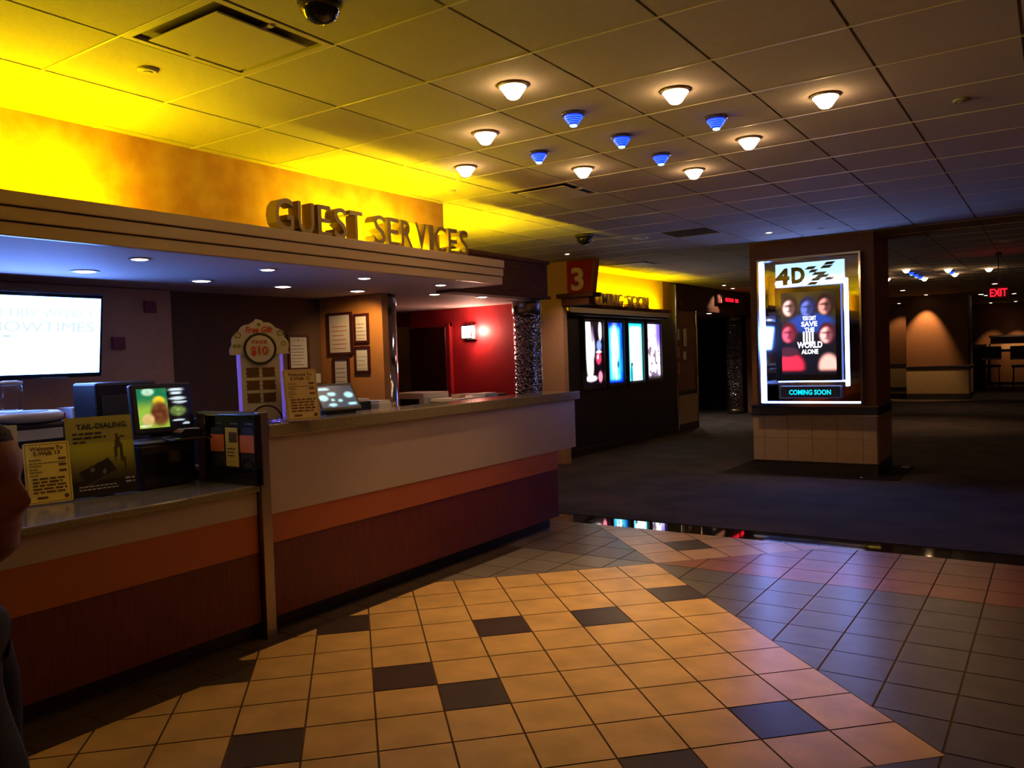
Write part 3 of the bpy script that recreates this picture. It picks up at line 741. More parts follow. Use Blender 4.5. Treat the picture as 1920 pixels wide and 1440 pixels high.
tx.build('screen_lettering', 'ledw', k4)
f = MB()
f.text('4', -.29, 1.50, .19, y=-.135, ext=.02, w=.17, bold=.05).text('D', -.10, 1.51, .185, y=-.135, ext=.02, w=.16, bold=.05)
f.build('logo_numeral', 'blackg', k4)
f = MB()
for x0, z0, x1 in ((-.02, 1.66, .08), (.02, 1.62, .10), (.16, 1.66, .27), (.20, 1.70, .30), (.06, 1.585, .20), (.10, 1.55, .23), (.04, 1.515, .14), (.20, 1.515, .30), (.0, 1.47, .10)):
    f.prism([(x0, z0), (x1, z0), (x1 + .04, z0 + .034), (x0 + .04, z0 + .034)], -.15, -.13)
f.build('logo_cross', 'blackg', k4)
MB().box(-.36, .36, -.11, -.04, .08, .225, .005).build('message_box', 'blackp', k4)
MB().text('COMING SOON', 0, .12, .06, y=-.112, w=.50, bold=.03).build('message_lettering', 'led_c', k4)
# ------------------------------------------------------------------ television
tv = thing('wall_television', 'wide flat television glowing white and blue on the booth wall', 'television', (-5.45, 2.575, 1.545), PI / 2, R(8))
MB().box(-.485, .485, 0, .05, 0, .56, .008).build('bezel', 'blackg', tv)
def tvart(u, v): return mix((.80, .93, 1.0), (1, 1, 1), ell(u, v, .4, .5, .6, .6, .6))
picture('screen', .93, .50, tvart, 16, 10, art_mat('television_glow', 1.0), tv, y=-.002, z0=.03)
tvm = bpy.data.materials['television_glow'].node_tree
mx = tvm.nodes.new('ShaderNodeMix'); mx.data_type = 'RGBA'; mx.blend_type = 'MULTIPLY'; mx.inputs[0].default_value = 1
mx.inputs[7].default_value = (.15, .30, 1.0, 1); src = [n for n in tvm.nodes if n.type == 'VERTEX_COLOR'][0]
tvm.links.new(src.outputs[0], mx.inputs[6]); tvm.links.new(mx.outputs[2], tvm.nodes['Principled BSDF'].inputs['Emission Color'])
tvm.nodes['Principled BSDF'].inputs['Emission Strength'].default_value = 20
M['faint'] = mat('faint_grey_screen_text', (.6, .7, .7), .5, em=(.62, .80, .88), es=1.0)
MB().text('GET FREE WEEKLY', .06, .40, .052, y=-.004, w=.72, bold=.0).text('SHOWTIMES', .06, .305, .066, y=-.004, w=.72).lines(-.30, -.08, [.268], .018, y=-.004, ragged=0).build('screen_text', 'faint', tv)
MB().box(-.12, .12, .05, .30, .18, .36).build('wall_bracket', 'blackp', tv)

# plum squares and the small ornaments on the booth wall
for y_, z_, lb in ((3.645, 2.015, 'upper plum square tile on the booth wall'), (3.38, 1.74, 'lower plum square tile on the booth wall')):
    tag(MB().box(-.012, 0, -.05, .05, 0, .09, .003).build('square_tile', 'purpsq', None, (-5.77, y_, z_)), lb, 'tile', 'plum squares on the booth wall').rotation_euler = (0, 0, PI)

# frames on the orange wall
def framed(name, x0, x1, z0, z1, label, loc_y=5.45, ink='brownink', mt='paper', rz=0, title=None, rows=8, extra=None, cx=None, base=None):
    w_, h_ = x1 - x0, z1 - z0
    t = thing(name, label, 'framed notice', ((x0 + x1) / 2, loc_y, z0) if base is None else base, rz)
    b = .022; hw = w_ / 2; f = MB()
    f.box(-hw, hw, -.02, 0, 0, b).box(-hw, hw, -.02, 0, h_ - b, h_).box(-hw, -hw + b, -.02, 0, b, h_ - b).box(hw - b, hw, -.02, 0, b, h_ - b)
    f.build('frame', 'frame', t)
    MB().box(-hw + b, hw - b, -.01, 0, b, h_ - b).build('sheet', mt, t)
    x = MB()
    if title: x.text(title, 0, h_ * .80, h_ * .05, y=-.011, w=w_ * .55)
    x.lines(-hw * .66, hw * .66, [h_ * (.14 + .62 * k / rows) for k in range(rows)], h_ * .018, y=-.011, ragged=.3)
    if extra: extra(x, hw, h_)
    x.build('lettering', ink, t); return t
framed('framed_notice', -5.74, -5.42, 1.66, 2.055, 'largest framed notice on the orange wall, upper left', ink='redink', mt='ypaper' if False else 'paper', rows=6)
framed('framed_notice', -5.395, -5.21, 1.76, 2.03, 'small framed notice at upper right of the orange wall', rows=5)
framed('framed_notice', -5.40, -5.21, 1.485, 1.73, 'small framed notice at lower right of the orange wall with a lilac heading', rows=4, ink='lime')
framed('framed_notice', -5.685, -5.475, 1.37, 1.635, 'pale framed notice at lower left of the orange wall', rows=4)
framed('framed_notice', 0, .25, 1.55, 1.88, 'pale certificate in a dark frame on the dark booth wall', rz=PI / 2, base=(-5.85, 5.16, 1.53), mt='greyp', ink='ink', rows=7, title='*')
tag(MB().box(-.08, 0, -.14, .14, 0, .09, .006).build('wall_shelf', 'greyp', None, (-5.77, 5.22, 1.40)), 'small pale wall shelf under the framed certificate', 'shelf')

# ------------------------------------------------------------------ red room: door, sconce
dr = struct('door_1', MB().box(-6.71, -6.14, 7.72, 7.76, 0, 1.98, .004), 'frame')
MB().bar((-6.24, 7.69, .95), (-6.24, 7.69, 1.15), .012).build('door_handle', 'chrome', dr)
struct('trim_5', MB().box(-6.14, -6.09, 7.74, 7.8, 0, 2.02).box(-6.75, -6.09, 7.76, 7.8, 1.985, 2.02), 'redwall')
sc = thing('wall_sconce', 'square glass wall sconce glowing on the red wall', 'wall lamp', (-5.80, 7.8, 1.83))
MB().box(-.085, .085, -.05, 0, -.02, .16).build('back_plate', 'chrome', sc)
MB().box(-.068, .068, -.10, -.05, 0, .14, .006).build('lamp_shade', 'glass', sc)
f = MB(); f.box(-.08, .08, -.108, -.10, -.012, .0).box(-.08, .08, -.108, -.10, .14, .152).box(-.08, -.068, -.108, -.10, 0, .14).box(.068, .08, -.108, -.10, 0, .14); f.build('frame', 'darkgrey', sc)
l = bpy.data.lights.new('sconce_glow', 'POINT'); l.energy = 16; l.color = (1, .50, .36); l.shadow_soft_size = .04
o = bpy.data.objects.new('sconce_glow', l); COL.objects.link(o); o.parent = sc; o.location = (.13, -.08, .08)

# ------------------------------------------------------------------ items behind and on the tall counter
ds = thing('white_printer_stand', 'white open frame cabinet behind the silver column', 'cabinet', (-5.375, 6.3, 0))
MB().box(-.21, .21, -.18, .22, 1.20, 1.26, .006).build('top', 'paper', ds)
for x_ in (-.21, .15): MB().box(x_, x_ + .06, -.18, .22, 0, 1.20, .004).build('side_panel', 'paper', ds)
MB().box(-.15, .15, -.10, .2, 0, 1.195).build('dark_interior', 'blackp', ds)
tag(MB().box(-.3, .3, -.2, .2, 0, 1.2, .03).build('storage_cabinet', 'blackp', None, (-5.25, 7.1, 0)), 'low black cabinet in the red room', 'cabinet')
ps = thing('document_shelf', 'pale shelf edge with papers at the far end of the counter', 'shelf', (-4.9, 6.55, 0))
MB().box(-.25, .12, -.35, .3, 1.17, 1.20, .003).build('shelf_board', 'paper', ps)
MB().box(-.22, .09, -.3, .25, 0, 1.17).build('cabinet_body', 'blackp', ps)
tag(MB().box(-.08, .08, -.10, .10, 0, .03, .004).build('paper_stack', 'paper', None, (-4.86, 6.72, 1.20)), 'stack of paper on the shelf by the far column', 'paper')
tag(MB().box(-.05, .05, -.05, .05, 0, .03, .004).build('card_box', 'cream', None, (-4.95, 6.4, 1.20)), 'small tan box on the shelf by the far column', 'box')
rm = thing('register_monitor', 'tilted touch screen register showing blue and white shapes on the tall counter', 'monitor', (-3.98, 3.88, 1.241), R(78))
zz = MB().box(-.16, .16, 0, .03, .0, .23, .01).build('bezel', 'blackp', rm, (0, 0, .025)); zz.rotation_euler = (R(-38), 0, 0)
def mart(u, v):
    c_ = mix((.10, .16, .26), (.22, .30, .38), nz2(u * 5, v * 5))
    for cx_, cy_, rx, ry in ((.12, .45, .13, .14), (.38, .62, .12, .09), (.55, .30, .06, .07), (.84, .55, .13, .14), (.2, .85, .18, .06), (.85, .14, .14, .05), (.3, .12, .12, .07), (.35, .34, .05, .06)): c_ = mix(c_, (.75, 1, 1), ell(u, v, cx_, cy_, rx, ry, .3))
    return c_
picture('screen', .28, .18, mart, 28, 18, art_mat('register_screen_light', 1.0), rm, y=-.001, z0=.025)
zz = rm.children[-1]; zz.location = (0, 0, .025); zz.rotation_euler = (R(-38), 0, 0)
mb = MB(); mb.box(-.12, .12, .02, .14, 0, .02, .004).box(-.05, .05, .08, .12, .02, .09); mb.build('foot', 'blackp', rm)
for k, (x_, y_, w_, h_, lb) in enumerate(((-4.40, 4.42, .13, .11, 'dark edged paper tray behind the counter, left of the pair'), (-4.38, 4.62, .14, .085, 'pale paper tray behind the counter, right of the pair'))):
    t = thing('paper_tray', lb, 'tray', (x_, y_, 1.20))
    MB().box(-.1, .1, -w_ / 2, w_ / 2, 0, h_ * .8, .004).build('box', 'blackp' if k == 0 else 'paper', t)
    MB().box(-.09, .09, -w_ / 2 + .008, w_ / 2 - .008, h_ * .8, h_, .002).build('papers', 'paper', t)
    MB().box(-.1, .1, -w_ / 2, w_ / 2, -.24, 0).build('riser', 'darkgrey', t)

def welcome(loc, rz, label, tilt, s=1.0):
    t = thing('welcome_sign', label, 'sign', loc, rz, tilt)
    r = .012; w_, h_ = .105 * s, .31 * s
    P = []
    for cx_, cz_, a0 in ((w_ - r, h_ - r, 0), (-w_ + r, h_ - r, 90), (-w_ + r, r, 180), (w_ - r, r, 270)):
        P += [(cx_ + r * math.cos(R(a0 + q)), cz_ + r * math.sin(R(a0 + q))) for q in (0, 30, 60, 90)]
    MB().prism(P, 0, .005).build('card', 'ypaper' if s > .9 and 'low' in label else 'cardw', t)
    f = MB(); i = .008
    f.box(-w_ + i, w_ - i, -.001, 0, h_ - i - .002, h_ - i).box(-w_ + i, w_ - i, -.001, 0, i, i + .002).box(-w_ + i, -w_ + i + .002, -.001, 0, i, h_ - i).box(w_ - i - .002, w_ - i, -.001, 0, i, h_ - i)
    f.build('border_line', 'brownink', t)
    f = MB()
    f.text('Welcome To', 0, h_ * .87, .020 * s, w=.15 * s, bold=.03).text('E-Walk 13', 0, h_ * .79, .020 * s, w=.12 * s, bold=.03)
    for k, wd_ in enumerate(('Adults', 'Children', 'Seniors')):
        z_ = h_ * (.70 - .10 * k)
        f.text(wd_, -w_ + .022, z_, .013 * s, w=.055 * s, align='LEFT', bold=.01); f.lines(w_ - .055 * s, w_ - .02, [z_], .011 * s, ragged=0)
        f.lines(-w_ + .022, w_ - .022 if k == 0 else -w_ + .06, [z_ - .014 * s], .004 * s, ragged=0)
    f.lines(-w_ * .70, w_ * .8, [h_ * q for q in (.39, .335, .28, .225, .17)], .009 * s, ragged=.15)
    f.face(((-w_ * .55, -.002, h_ * .075), (-w_ * .1, -.002, h_ * .075), (-w_ * .1, -.002, h_ * .115), (-w_ * .55, -.002, h_ * .115)))
    f.build('lettering', 'brownink', t)
    MB().lathe([(.011 * s, -.003), (.011 * s, 0)], w_ * .72, 0, h_ * .095, 16, 'y').build('round_emblem', 'brownink', t)
    MB().box(-w_, w_, .002, .022, .0, .003).box(-w_, w_, .0055, .008, 0, h_).build('acrylic_stand', 'acrylic', t)
    return t
M['cardw'] = mat('cream_card', (.70, .55, .30), .6)
welcome((-4.33, 2.13, .908), R(76), 'yellow Welcome To E-Walk 13 price card on the low counter', R(-9), 1.02)
welcome((-3.765, 3.35, 1.246), R(70), 'cream Welcome To E-Walk 13 price card on the tall counter', R(-10), 1.0)

# free gift stand
fg = thing('free_gift_display', 'tall white Free Gift $10 offer stand with scalloped top', 'sign', (-3.985, 3.225, 1.249), R(58), R(-4))
MB().box(-.135, .135, .012, .018, 0, .47, .002).build('acrylic_back', 'purple', fg)
MB().box(-.115, .115, 0, .012, 0, .46, .003).build('board', 'paper', fg)
P = []
for k in range(61):
    a = PI * (-.04 + 1.08 * k / 60); rr = .165 + .011 * abs(math.sin(a * 6.5)) + (.012 if abs(a - PI / 2) < .12 else 0)
    P.append((rr * math.cos(a), .425 + rr * math.sin(a) * 1.02))
P += [(-.10, .40), (.10, .40)]
MB().prism(P, -.010, -.002).build('scalloped_header', 'paper', fg)
f = MB()
f.text('Free Gift', 0, .535, .036, y=-.012, w=.16, bold=.03, shear=.2); f.text('FREE', 0, .465, .022, y=-.020, w=.09, bold=.01); f.text('$10', -.005, .40, .050, y=-.020, w=.10, bold=.03)
f.build('red_lettering', 'redink', fg)
MB().ring(0, .435, .082, .096, -.019, -.010, 40).build('black_ring', 'ink', fg)
MB().lathe([(.083, -.018), (.083, -.010)], 0, 0, .435, 36, 'y').build('round_panel', 'paper', fg)
f = MB()
for x_, z_, r_ in ((-.125, .52, .020), (.125, .53, .020), (.14, .465, .016)): f.ring(x_, z_, r_ * .6, r_, -.013, -.010, 18)
for x_, z_ in ((-.145, .455), (.0, .582), (-.12, .455)): f.lathe([(.012, -.013), (.008, -.010)], x_, 0, z_, 12, 'y')
f.build('ornament', 'lime', fg)
for j in range(3):
    for i in range(2):
        x0, z0 = -.088 + .092 * i, .262 - .077 * j; nb = []
        for k in range(7): nb.append((x0 + .08 * k / 6, z0 + (.004 if k % 2 else 0)))
        P = nb + [(x0 + .08 - .006, z0 + .014), (x0 + .08, z0 + .026), (x0 + .08 - .006, z0 + .04), (x0 + .08, z0 + .06)] + [(x0, z0 + .06), (x0 + .006, z0 + .04), (x0, z0 + .026), (x0 + .006, z0 + .014)]
        MB().prism(P, -.002, 0).lines(x0 + .02, x0 + .06, [z0 + .03], .006, y=-.003).build('photo_coupon', 'brownink', fg)
MB().ring(.02, .0, .085, .095, -.003, 0, 24, 0, PI).build('lower_arc', 'ink', fg)
MB().box(-.12, .12, -.03, .06, -.004, .002).build('foot', 'acrylic', fg)
br = thing('brochure_holder', 'clear brochure holder with white leaflets between the Free Gift stand and price card', 'brochure holder', (-3.875, 3.385, 1.249), R(66), R(-8))
MB().prism([(-.045, .02), (.045, .02), (.045, .165), (.02, .172), (0, .162), (-.02, .17), (-.045, .166)], 0, .006).build('leaflet', 'paper', br)
f = MB(); f.lines(-.036, .036, [.125], .016, y=-.001, ragged=0).lines(-.03, .03, [.10, .05], .004, y=-.001)
f.build('lettering', 'brownink', br)
MB().lathe([(.010, -.002), (.008, 0)], 0, 0, .075, 14, 'y').lathe([(.010, -.002), (.008, 0)], 0, 0, .035, 14, 'y').build('round_mark', 'brownink', br)
MB().box(-.055, .055, -.03, -.027, 0, .05).box(-.055, .055, -.027, .04, 0, .003).box(-.055, -.052, -.027, .04, 0, .05).box(.052, .055, -.027, .04, 0, .05).build('holder', 'acrylic', br)
cn = thing('candy_tray', 'small shiny clear tray on the tall counter by the price card', 'tray', (-3.84, 3.18, 1.242))
MB().box(-.04, .04, -.05, .06, 0, .006, .002).box(-.04, .04, -.05, -.046, .006, .03).box(-.04, .04, .056, .06, .006, .03).build('tray', 'acrylic', cn)
for k in range(5): MB().lathe([(.003, 0), (.009, .005), (.009, .010), (.003, .014)], random.uniform(-.025, .025), random.uniform(-.03, .045), .006, 10).build('wrapped_sweet', 'purple', cn)

# brochure rack on the divider
rk = thing('brochure_rack', 'black three-pocket rack with orange bands and a yellow brochure', 'rack', (-3.985, 3.03, .90))
MB().box(-.235, .225, -.012, 0, .0, .40, .003).build('back_board', 'blackp', rk)
f = MB(); f.box(-.235, .225, -.05, 0, .395, .405, .002).box(-.235, -.228, -.05, -.012, .0, .4).box(.218, .225, -.05, -.012, .0, .4).box(-.235, .225, -.05, -.012, 0, .10, .003).build('rim', 'blackg', rk)
for k in range(3):
    x0 = -.205 + k * .135
    p = MB().prism([(x0, .10), (x0 + .125, .10), (x0 + .125, .31), (x0 + .11, .325), (x0 + .015, .325), (x0, .31)], -.03, -.014).build('pocket', 'darkgrey', rk)
    MB().ring(x0 + .0625, .10, .045, .05, -.034, -.030, 18, 0, PI).build('pocket_arch', 'blackg', p)
    MB().lines(x0 + .03, x0 + .10, [.345], .008, y=-.014).build('pocket_caption', 'greyp', p)
    if k != 1: MB().box(x0, x0 + .125, -.034, -.030, .185, .285).lines(x0 + .02, x0 + .1, [.24], .006, y=-.0345).build('orange_label', 'orangelab', p)
tag(MB().box(-.055, .055, -.004, .004, 0, .225, .001).m(1).box(-.02, .05, -.0055, -.004, .14, .20).lines(-.04, .03, [.10, .08, .06], .006, y=-.005).build('yellow_brochure', ['cardy', 'brownink'] if False else ['ypaper', 'brownink'], None, (-3.985, 2.993, 1.002)), 'narrow yellow brochure standing in the middle pocket of the rack', 'brochure')

# ------------------------------------------------------------------ low counter items
cb_ = thing('cash_drawer_unit', 'black register base box on the low counter', 'box', (-4.30, 2.745, .905))
MB().box(-.24, .03, -.15, .20, 0, .245, .008).build('body', 'blackp', cb_)
MB().box(-.25, .035, -.155, .205, .248, .262, .004).build('lid', 'darkgrey', cb_)
MB().box(.03, .034, -.13, .17, .03, .20, .002).build('front_plate', 'blackg', cb_)
pm_ = thing('pos_monitor', 'small square black monitor showing green and yellow picture', 'monitor', (-4.42, 2.86, 1.20), R(80), R(-9))
MB().box(-.185, .185, 0, .05, 0, .30, .012).build('bezel', 'blackp', pm_)
MB().box(-.09, .09, .02, .10, -.015, .03, .01).build('stand', 'blackp', pm_)
def part_(u, v):
    if u < .58:
        c_ = mix((.55, .75, .25), (.02, .45, .30), sst(.45, .8, v)); c_ = mix(c_, (.75, 1, .95), ell(u, v, .22, .92, .12, .1)); c_ = mix(c_, (1, .85, .15), ell(u, v, .42, .68, .12, .12))
        c_ = mix(c_, (.35, .14, .08), ell(u, v, .42, .35, .18, .30)); c_ = mix(c_, (.9, .75, .5), ell(u, v, .18, .22, .12, .14)); c_ = mix(c_, (1, 1, .9), ell(u, v, .12, .06, .12, .03)); return mix(c_, (.6, .5, .2), .4 * nz2(u * 14, v * 12))
    c_ = (.015, .02, .035)
    for a, b, d_, e in ((.78, .95, .17, .03), (.78, .86, .13, .03), (.80, .72, .17, .04), (.84, .62, .15, .03), (.78, .16, .12, .025), (.93, .07, .08, .025)): c_ = mix(c_, (.85, .92, .95), ell(u, v, a, b, d_, e, .35))
    return mix(c_, (.6, .72, .35), ell(u, v, .78, .40, .16, .13, .4) * (.5 + .5 * nz2(u * 14, v * 14)))
picture('screen', .30, .235, part_, 40, 32, art_mat('pos_screen_light', 1.15), pm_, y=-.001, z0=.035)
pp = thing('card_terminal', 'glossy black card terminal on a tray right of the small monitor', 'card reader', (-4.19, 2.85, 1.169), R(80))
MB().box(-.11, .11, -.07, .10, 0, .014, .004).build('tray', 'blackg', pp)
MB().prism([(-.07, .014), (.08, .014), (.07, .055), (-.03, .065), (-.065, .045)], -.05, .06).build('body', 'blackg', pp)
f = MB()
for i in range(4):
    for j in range(3): f.box(-.04 + i * .026, -.022 + i * .026, -.03 + j * .022, -.014 + j * .022, .058, .064)
f.build('keypad', 'greyp', pp)
td = thing('counter_card', 'olive and black easel card reading TAIL-DIALING on the low counter', 'sign', (-4.30, 2.405, .908), R(80), R(-8))
W_, H_ = .345, .43
def tart(u, v):
    c_ = mix((.56, .53, .26), (.66, .64, .27), v) if v > .67 else mix((.10, .07, .04), (.72, .72, .20), sst(.05, .62, v))
    if v < .20: c_ = (.05, .03, .04)
    # phone slab
    a, b = u - .42, v - .31; p_, q_ = a * .85 + b * .6, -a * .35 + b * 1.0
    if abs(p_) < .24 and abs(q_) < .10: c_ = (.07, .035, .05)
    if abs(p_) < .25 and -.125 < q_ < -.10: c_ = (.28, .22, .18)
    if math.hypot(u - .34, v - .33) < .03 or math.hypot(u - .52, v - .30) < .03: c_ = (.45, .42, .42)
    # small leaping figure
    for x_, z_, r1, r2 in ((.745, .745, .028, .024), (.755, .655, .04, .075), (.72, .55, .025, .09), (.80, .52, .03, .13), (.84, .37, .022, .10), (.70, .46, .015, .05), (.82, .72, .06, .012)):
        if ell(u, v, x_, z_, r1, r2, .1) > .5: c_ = (.26, .20, .05)
    return c_
picture('printed_face', W_, H_, tart, 60, 74, art_mat('printed_card', lit=True), td, y=-.002)
MB().box(-W_ / 2, W_ / 2, -.001, .012, 0, H_, .002).build('card', 'blackp', td)
MB().prism([(-.05, .02), (.05, .02), (.02, .3)], .012, .08).build('easel', 'blackp', td)
f = MB(); f.text('TAIL-DIALING.', .015, .365, .028, y=-.004, w=.265, bold=.03)
f.text('Sometimes, it pays', -.14, .335, .013, y=-.004, w=.15, align='LEFT').text('to read what it says', -.14, .312, .013, y=-.004, w=.16, align='LEFT').text('here.', -.14, .290, .013, y=-.004, w=.05, align='LEFT') if False else f.lines(-.14, .03, [.335, .312], .010, y=-.004, ragged=.1).lines(-.14, -.06, [.290], .010, y=-.004)
f.build('headline', 'ink', td)
MB().lines(-.13, .07, [.052, .036], .006, y=-.004, ragged=.05).lines(.11, .16, [.075, .055], .009, y=-.004, ragged=0).build('small_print', 'greyp', td)
wsn = thing('paper_notice', 'plain pale sheet standing at the far left of the low counter', 'notice', (-4.33, 1.86, .907), R(80), R(-5))
MB().box(-.125, .125, 0, .004, 0, .42).build('sheet', 'greyp', wsn)
MB().prism([(-.05, 0), (.05, 0), (.02, .3)], .004, .09).build('easel', 'blackp', wsn)

tw = thing('computer_tower', 'tall black equipment tower behind the small monitor', 'computer', (-4.86, 2.86, .75))
MB().box(-.22, .05, -.20, .20, 0, .76, .015).build('case', 'blackp', tw)
MB().box(.05, .056, -.17, .17, .04, .68, .003).build('front_grille', 'darkgrey', tw)
pr = thing('ticket_printer', 'grey ticket printer housing with an oval top behind the price card', 'printer', (-4.88, 2.26, .75))
MB().box(-.19, .17, -.23, .20, 0, .56, .02).build('body', 'navyw', pr)
MB().lathe([(.20, .56), (.215, .575), (.215, .60), (.19, .615)], 0, 0, 0, 32).build('oval_lid', 'greyp', pr)
MB().lathe([(.14, .616), (.13, .619)], 0, 0, 0, 28).build('lid_ring', 'navyw', pr)
MB().box(.17, .18, -.20, .14, .34, .42, .003).box(.17, .18, -.20, .14, .46, .52, .003).build('front_panel', 'greyp', pr)
cc = thing('clear_canister', 'clear plastic canister on top of the ticket printer', 'canister', (-4.9, 2.22, 1.372))
MB().lathe([(.055, 0), (.06, .01), (.06, .14), (.05, .15)], n=24).build('jar', 'acrylic', cc)
MB().lathe([(.062, .15), (.062, .165), (.03, .172)], n=24).build('lid', 'greyp', cc)
sb = thing('staff_shelf', 'low pale storage shelf against the booth wall', 'shelf', (-5.55, 2.6, 0))
MB().box(-.2, .2, -.8, .45, 1.20, 1.24, .003).build('shelf_board', 'greyp', sb)
MB().box(-.18, .18, -.78, .43, 0, 1.2).build('cabinet_body', 'darkgrey', sb)
tag(MB().box(-.10, .10, -.09, .09, 0, .11, .004).build('carton', 'greyp', None, (-5.4, 2.86, 1.24)), 'pale carton left of the black tower', 'box')
tag(MB().box(-.06, .06, -.05, .05, 0, .08, .004).build('carton', 'red3', None, (-5.4, 2.70, 1.24)), 'small red carton beside the pale carton', 'box')
st = thing('stacking_chair', 'chair back showing above the register box', 'chair', (-5.25, 3.78, 0), R(30))
MB().box(-.2, .2, -.02, .01, .80, 1.22, .02).build('backrest', 'blackp', st); MB().box(-.21, .21, -.42, 0, .43, .47, .02).build('seat', 'blackp', st)
for x_ in (-.19, .19):
    for y_ in (-.4, 0): MB().bar((x_, y_, 0), (x_, y_, .44 if y_ < 0 else 1.1), .012).build('leg', 'chrome', st)

# ------------------------------------------------------------------ background furniture
bc = thing('drink_ledge', 'tall pale bar wall with dark rail under the far wall washers', 'counter', (-1.2, 33.4, 0))
MB().box(-.75, 3.0, 0, .35, 1.30, 1.72).build('upper_panel', 'cream', bc)
MB().box(-.75, 3.0, .02, .35, .14, 1.30).build('lower_panel', 'brownwall', bc)
MB().box(-.80, 3.0, -.06, .40, 1.72, 1.80, .01).build('rail', 'chrome', bc)
MB().box(-.75, 3.0, .03, .35, 0, .14).build('toe_kick', 'toe', bc)
def stool(loc, label):
    t = thing('bar_stool', label, 'stool', loc, R(4), group='stools at the far ledge')
    MB().box(-.30, .30, .20, .25, .98, 1.42, .03).build('backrest', 'blackp', t)
    MB().box(-.27, .27, .17, .20, .98, 1.03, .008).build('chrome_bar', 'chrome', t)
    MB().box(-.28, .28, -.25, .22, .74, .82, .03).build('seat', 'blackp', t)
    for x_ in (-.24, .24):
        for y_ in (-.2, .2): MB().bar((x_, y_, 0), (x_ * .9, y_, .76), .015).build('leg', 'blackp', t)
    return t
s1 = stool((-1.80, 31.0, 0), 'dark bar stool at the far ledge, left of the two')
dup(s1, (-.92, 30.2, 0), 'dark bar stool at the far ledge, at the right edge of the picture')
tb_ = thing('waste_bin', 'slim grey waste cabinet left of the far bar stools', 'bin', (-2.25, 32.3, 0))
MB().box(-.22, .22, -.2, .2, .0, 1.36, .01).build('body', 'brownwall', tb_)
MB().box(-.24, .24, -.22, .22, 1.36, 1.5, .02).build('hood', 'greyp', tb_)
tag(MB().box(-.05, .05, -.03, .03, 0, .012).box(-.03, .05, .0, .05, .012, .02).build('paper_scrap', 'cream', None, (-1.62, 11.35, .004)), 'crumpled tan scrap on the carpet right of the pillar', 'litter')
tag(MB().box(-.012, .012, -.010, .010, 0, .008).build('paper_scrap', 'paper', None, (-1.95, 10.30, .009)), 'tiny white scrap at the foot of the pillar', 'litter')

# ------------------------------------------------------------------ the person at the left edge
# local frame: faces +x, left side +y, feet at z 0
ps_ = thing('person', 'person in dark navy top at the left edge, face in profile looking right', 'person', (-1.503, .592, -.03), math.atan2(.5566, .8301))
def skinned(chains, radii, sub=2):
    """chains: list of point lists (name->co); returns evaluated mesh"""
    idx = {}; vs = []; es = []; rs = []
    for ch in chains:
        prev = None
        for p, r in ch:
            key = tuple(round(q, 4) for q in p)
            if key not in idx: idx[key] = len(vs); vs.append(p); rs.append(r)
            k = idx[key]
            if prev is not None and prev != k: es.append((prev, k))
            prev = k
    me = bpy.data.meshes.new('sk'); me.from_pydata(vs, es, []); o = bpy.data.objects.new('sk', me); COL.objects.link(o)
    sm = o.modifiers.new('s', 'SKIN'); sm.use_smooth_shade = True
    for k, sv in enumerate(me.skin_vertices[0].data): sv.radius = (rs[k], rs[k]); sv.use_root = (k == 0)
    sd = o.modifiers.new('d', 'SUBSURF'); sd.levels = sub; sd.render_levels = sub
    bpy.context.view_layer.update()
    out = bpy.data.meshes.new_from_object(o.evaluated_get(bpy.context.evaluated_depsgraph_get()))
    bpy.data.objects.remove(o); return out
def head_mesh(bm, cx, cz):
    # stacked contours; front profile (x) by height: chin 0 .. crown 1 over .235 m
    prof = [(-.035, .010, .055, .050), (.0, .072, .050, .046), (.02, .094, .058, .055), (.04, .092, .066, .060), (.055, .099, .070, .063), (.065, .096, .072, .065), (.075, .102, .074, .067), (.085, .098, .076, .069),
            (.10, .098, .080, .071), (.115, .098, .084, .073), (.13, .093, .088, .075), (.145, .100, .092, .077), (.165, .100, .097, .078), (.185, .094, .100, .077), (.205, .076, .094, .070), (.222, .048, .070, .052), (.232, .015, .035, .025)]
    rings = []; n = 28
    for z, fr, bk, sd in prof:
        ring = []
        for k in range(n):
            a = 2 * PI * k / n; c_, s_ = math.cos(a), math.sin(a)
            x = (fr if c_ > 0 else bk) * c_ ; y = sd * s_
            nose = math.exp(-(a if a < PI else a - 2 * PI) ** 2 / .05)
            bump = {.085: .020, .10: .024, .115: .017, .13: .010, .145: .002}.get(z, 0) * nose
            eye = -.007 * (math.exp(-((abs(a if a < PI else a - 2 * PI) - .38) ** 2) / .02)) if z in (.13, .115) else 0
            ring.append(bm.verts.new((cx + x + bump + eye, y, cz + z)))
        rings.append(ring)
    for i in range(len(rings) - 1):
        for k in range(n):
            bm.faces.new((rings[i][k], rings[i][(k + 1) % n], rings[i + 1][(k + 1) % n], rings[i + 1][k])).smooth = True
    bm.faces.new(rings[0][::-1]); bm.faces.new(rings[-1])
    for s_ in (-1, 1):   # ears
        pts = [bm.verts.new((cx - .005 + .016 * math.cos(t_) - .004 * math.sin(t_), s_ * (.078 + .008 * math.cos(t_ * 2 + 1)), cz + .105 + .030 * math.sin(t_))) for t_ in [2 * PI * k / 12 for k in range(12)]]
        inn = bm.verts.new((cx - .002, s_ * .070, cz + .105))
        for k in range(12): bm.faces.new((pts[k], pts[(k + 1) % 12], inn))
CZH = 1.305   # chin height
body = [[((0, 0, .82), .115), ((-.05, 0, .96), .100), ((-.085, 0, 1.08), .10), ((-.09, 0, 1.17), .080), ((-.06, 0, 1.24), .048), ((-.01, 0, 1.30), .050), ((.0, 0, 1.36), .050)]]
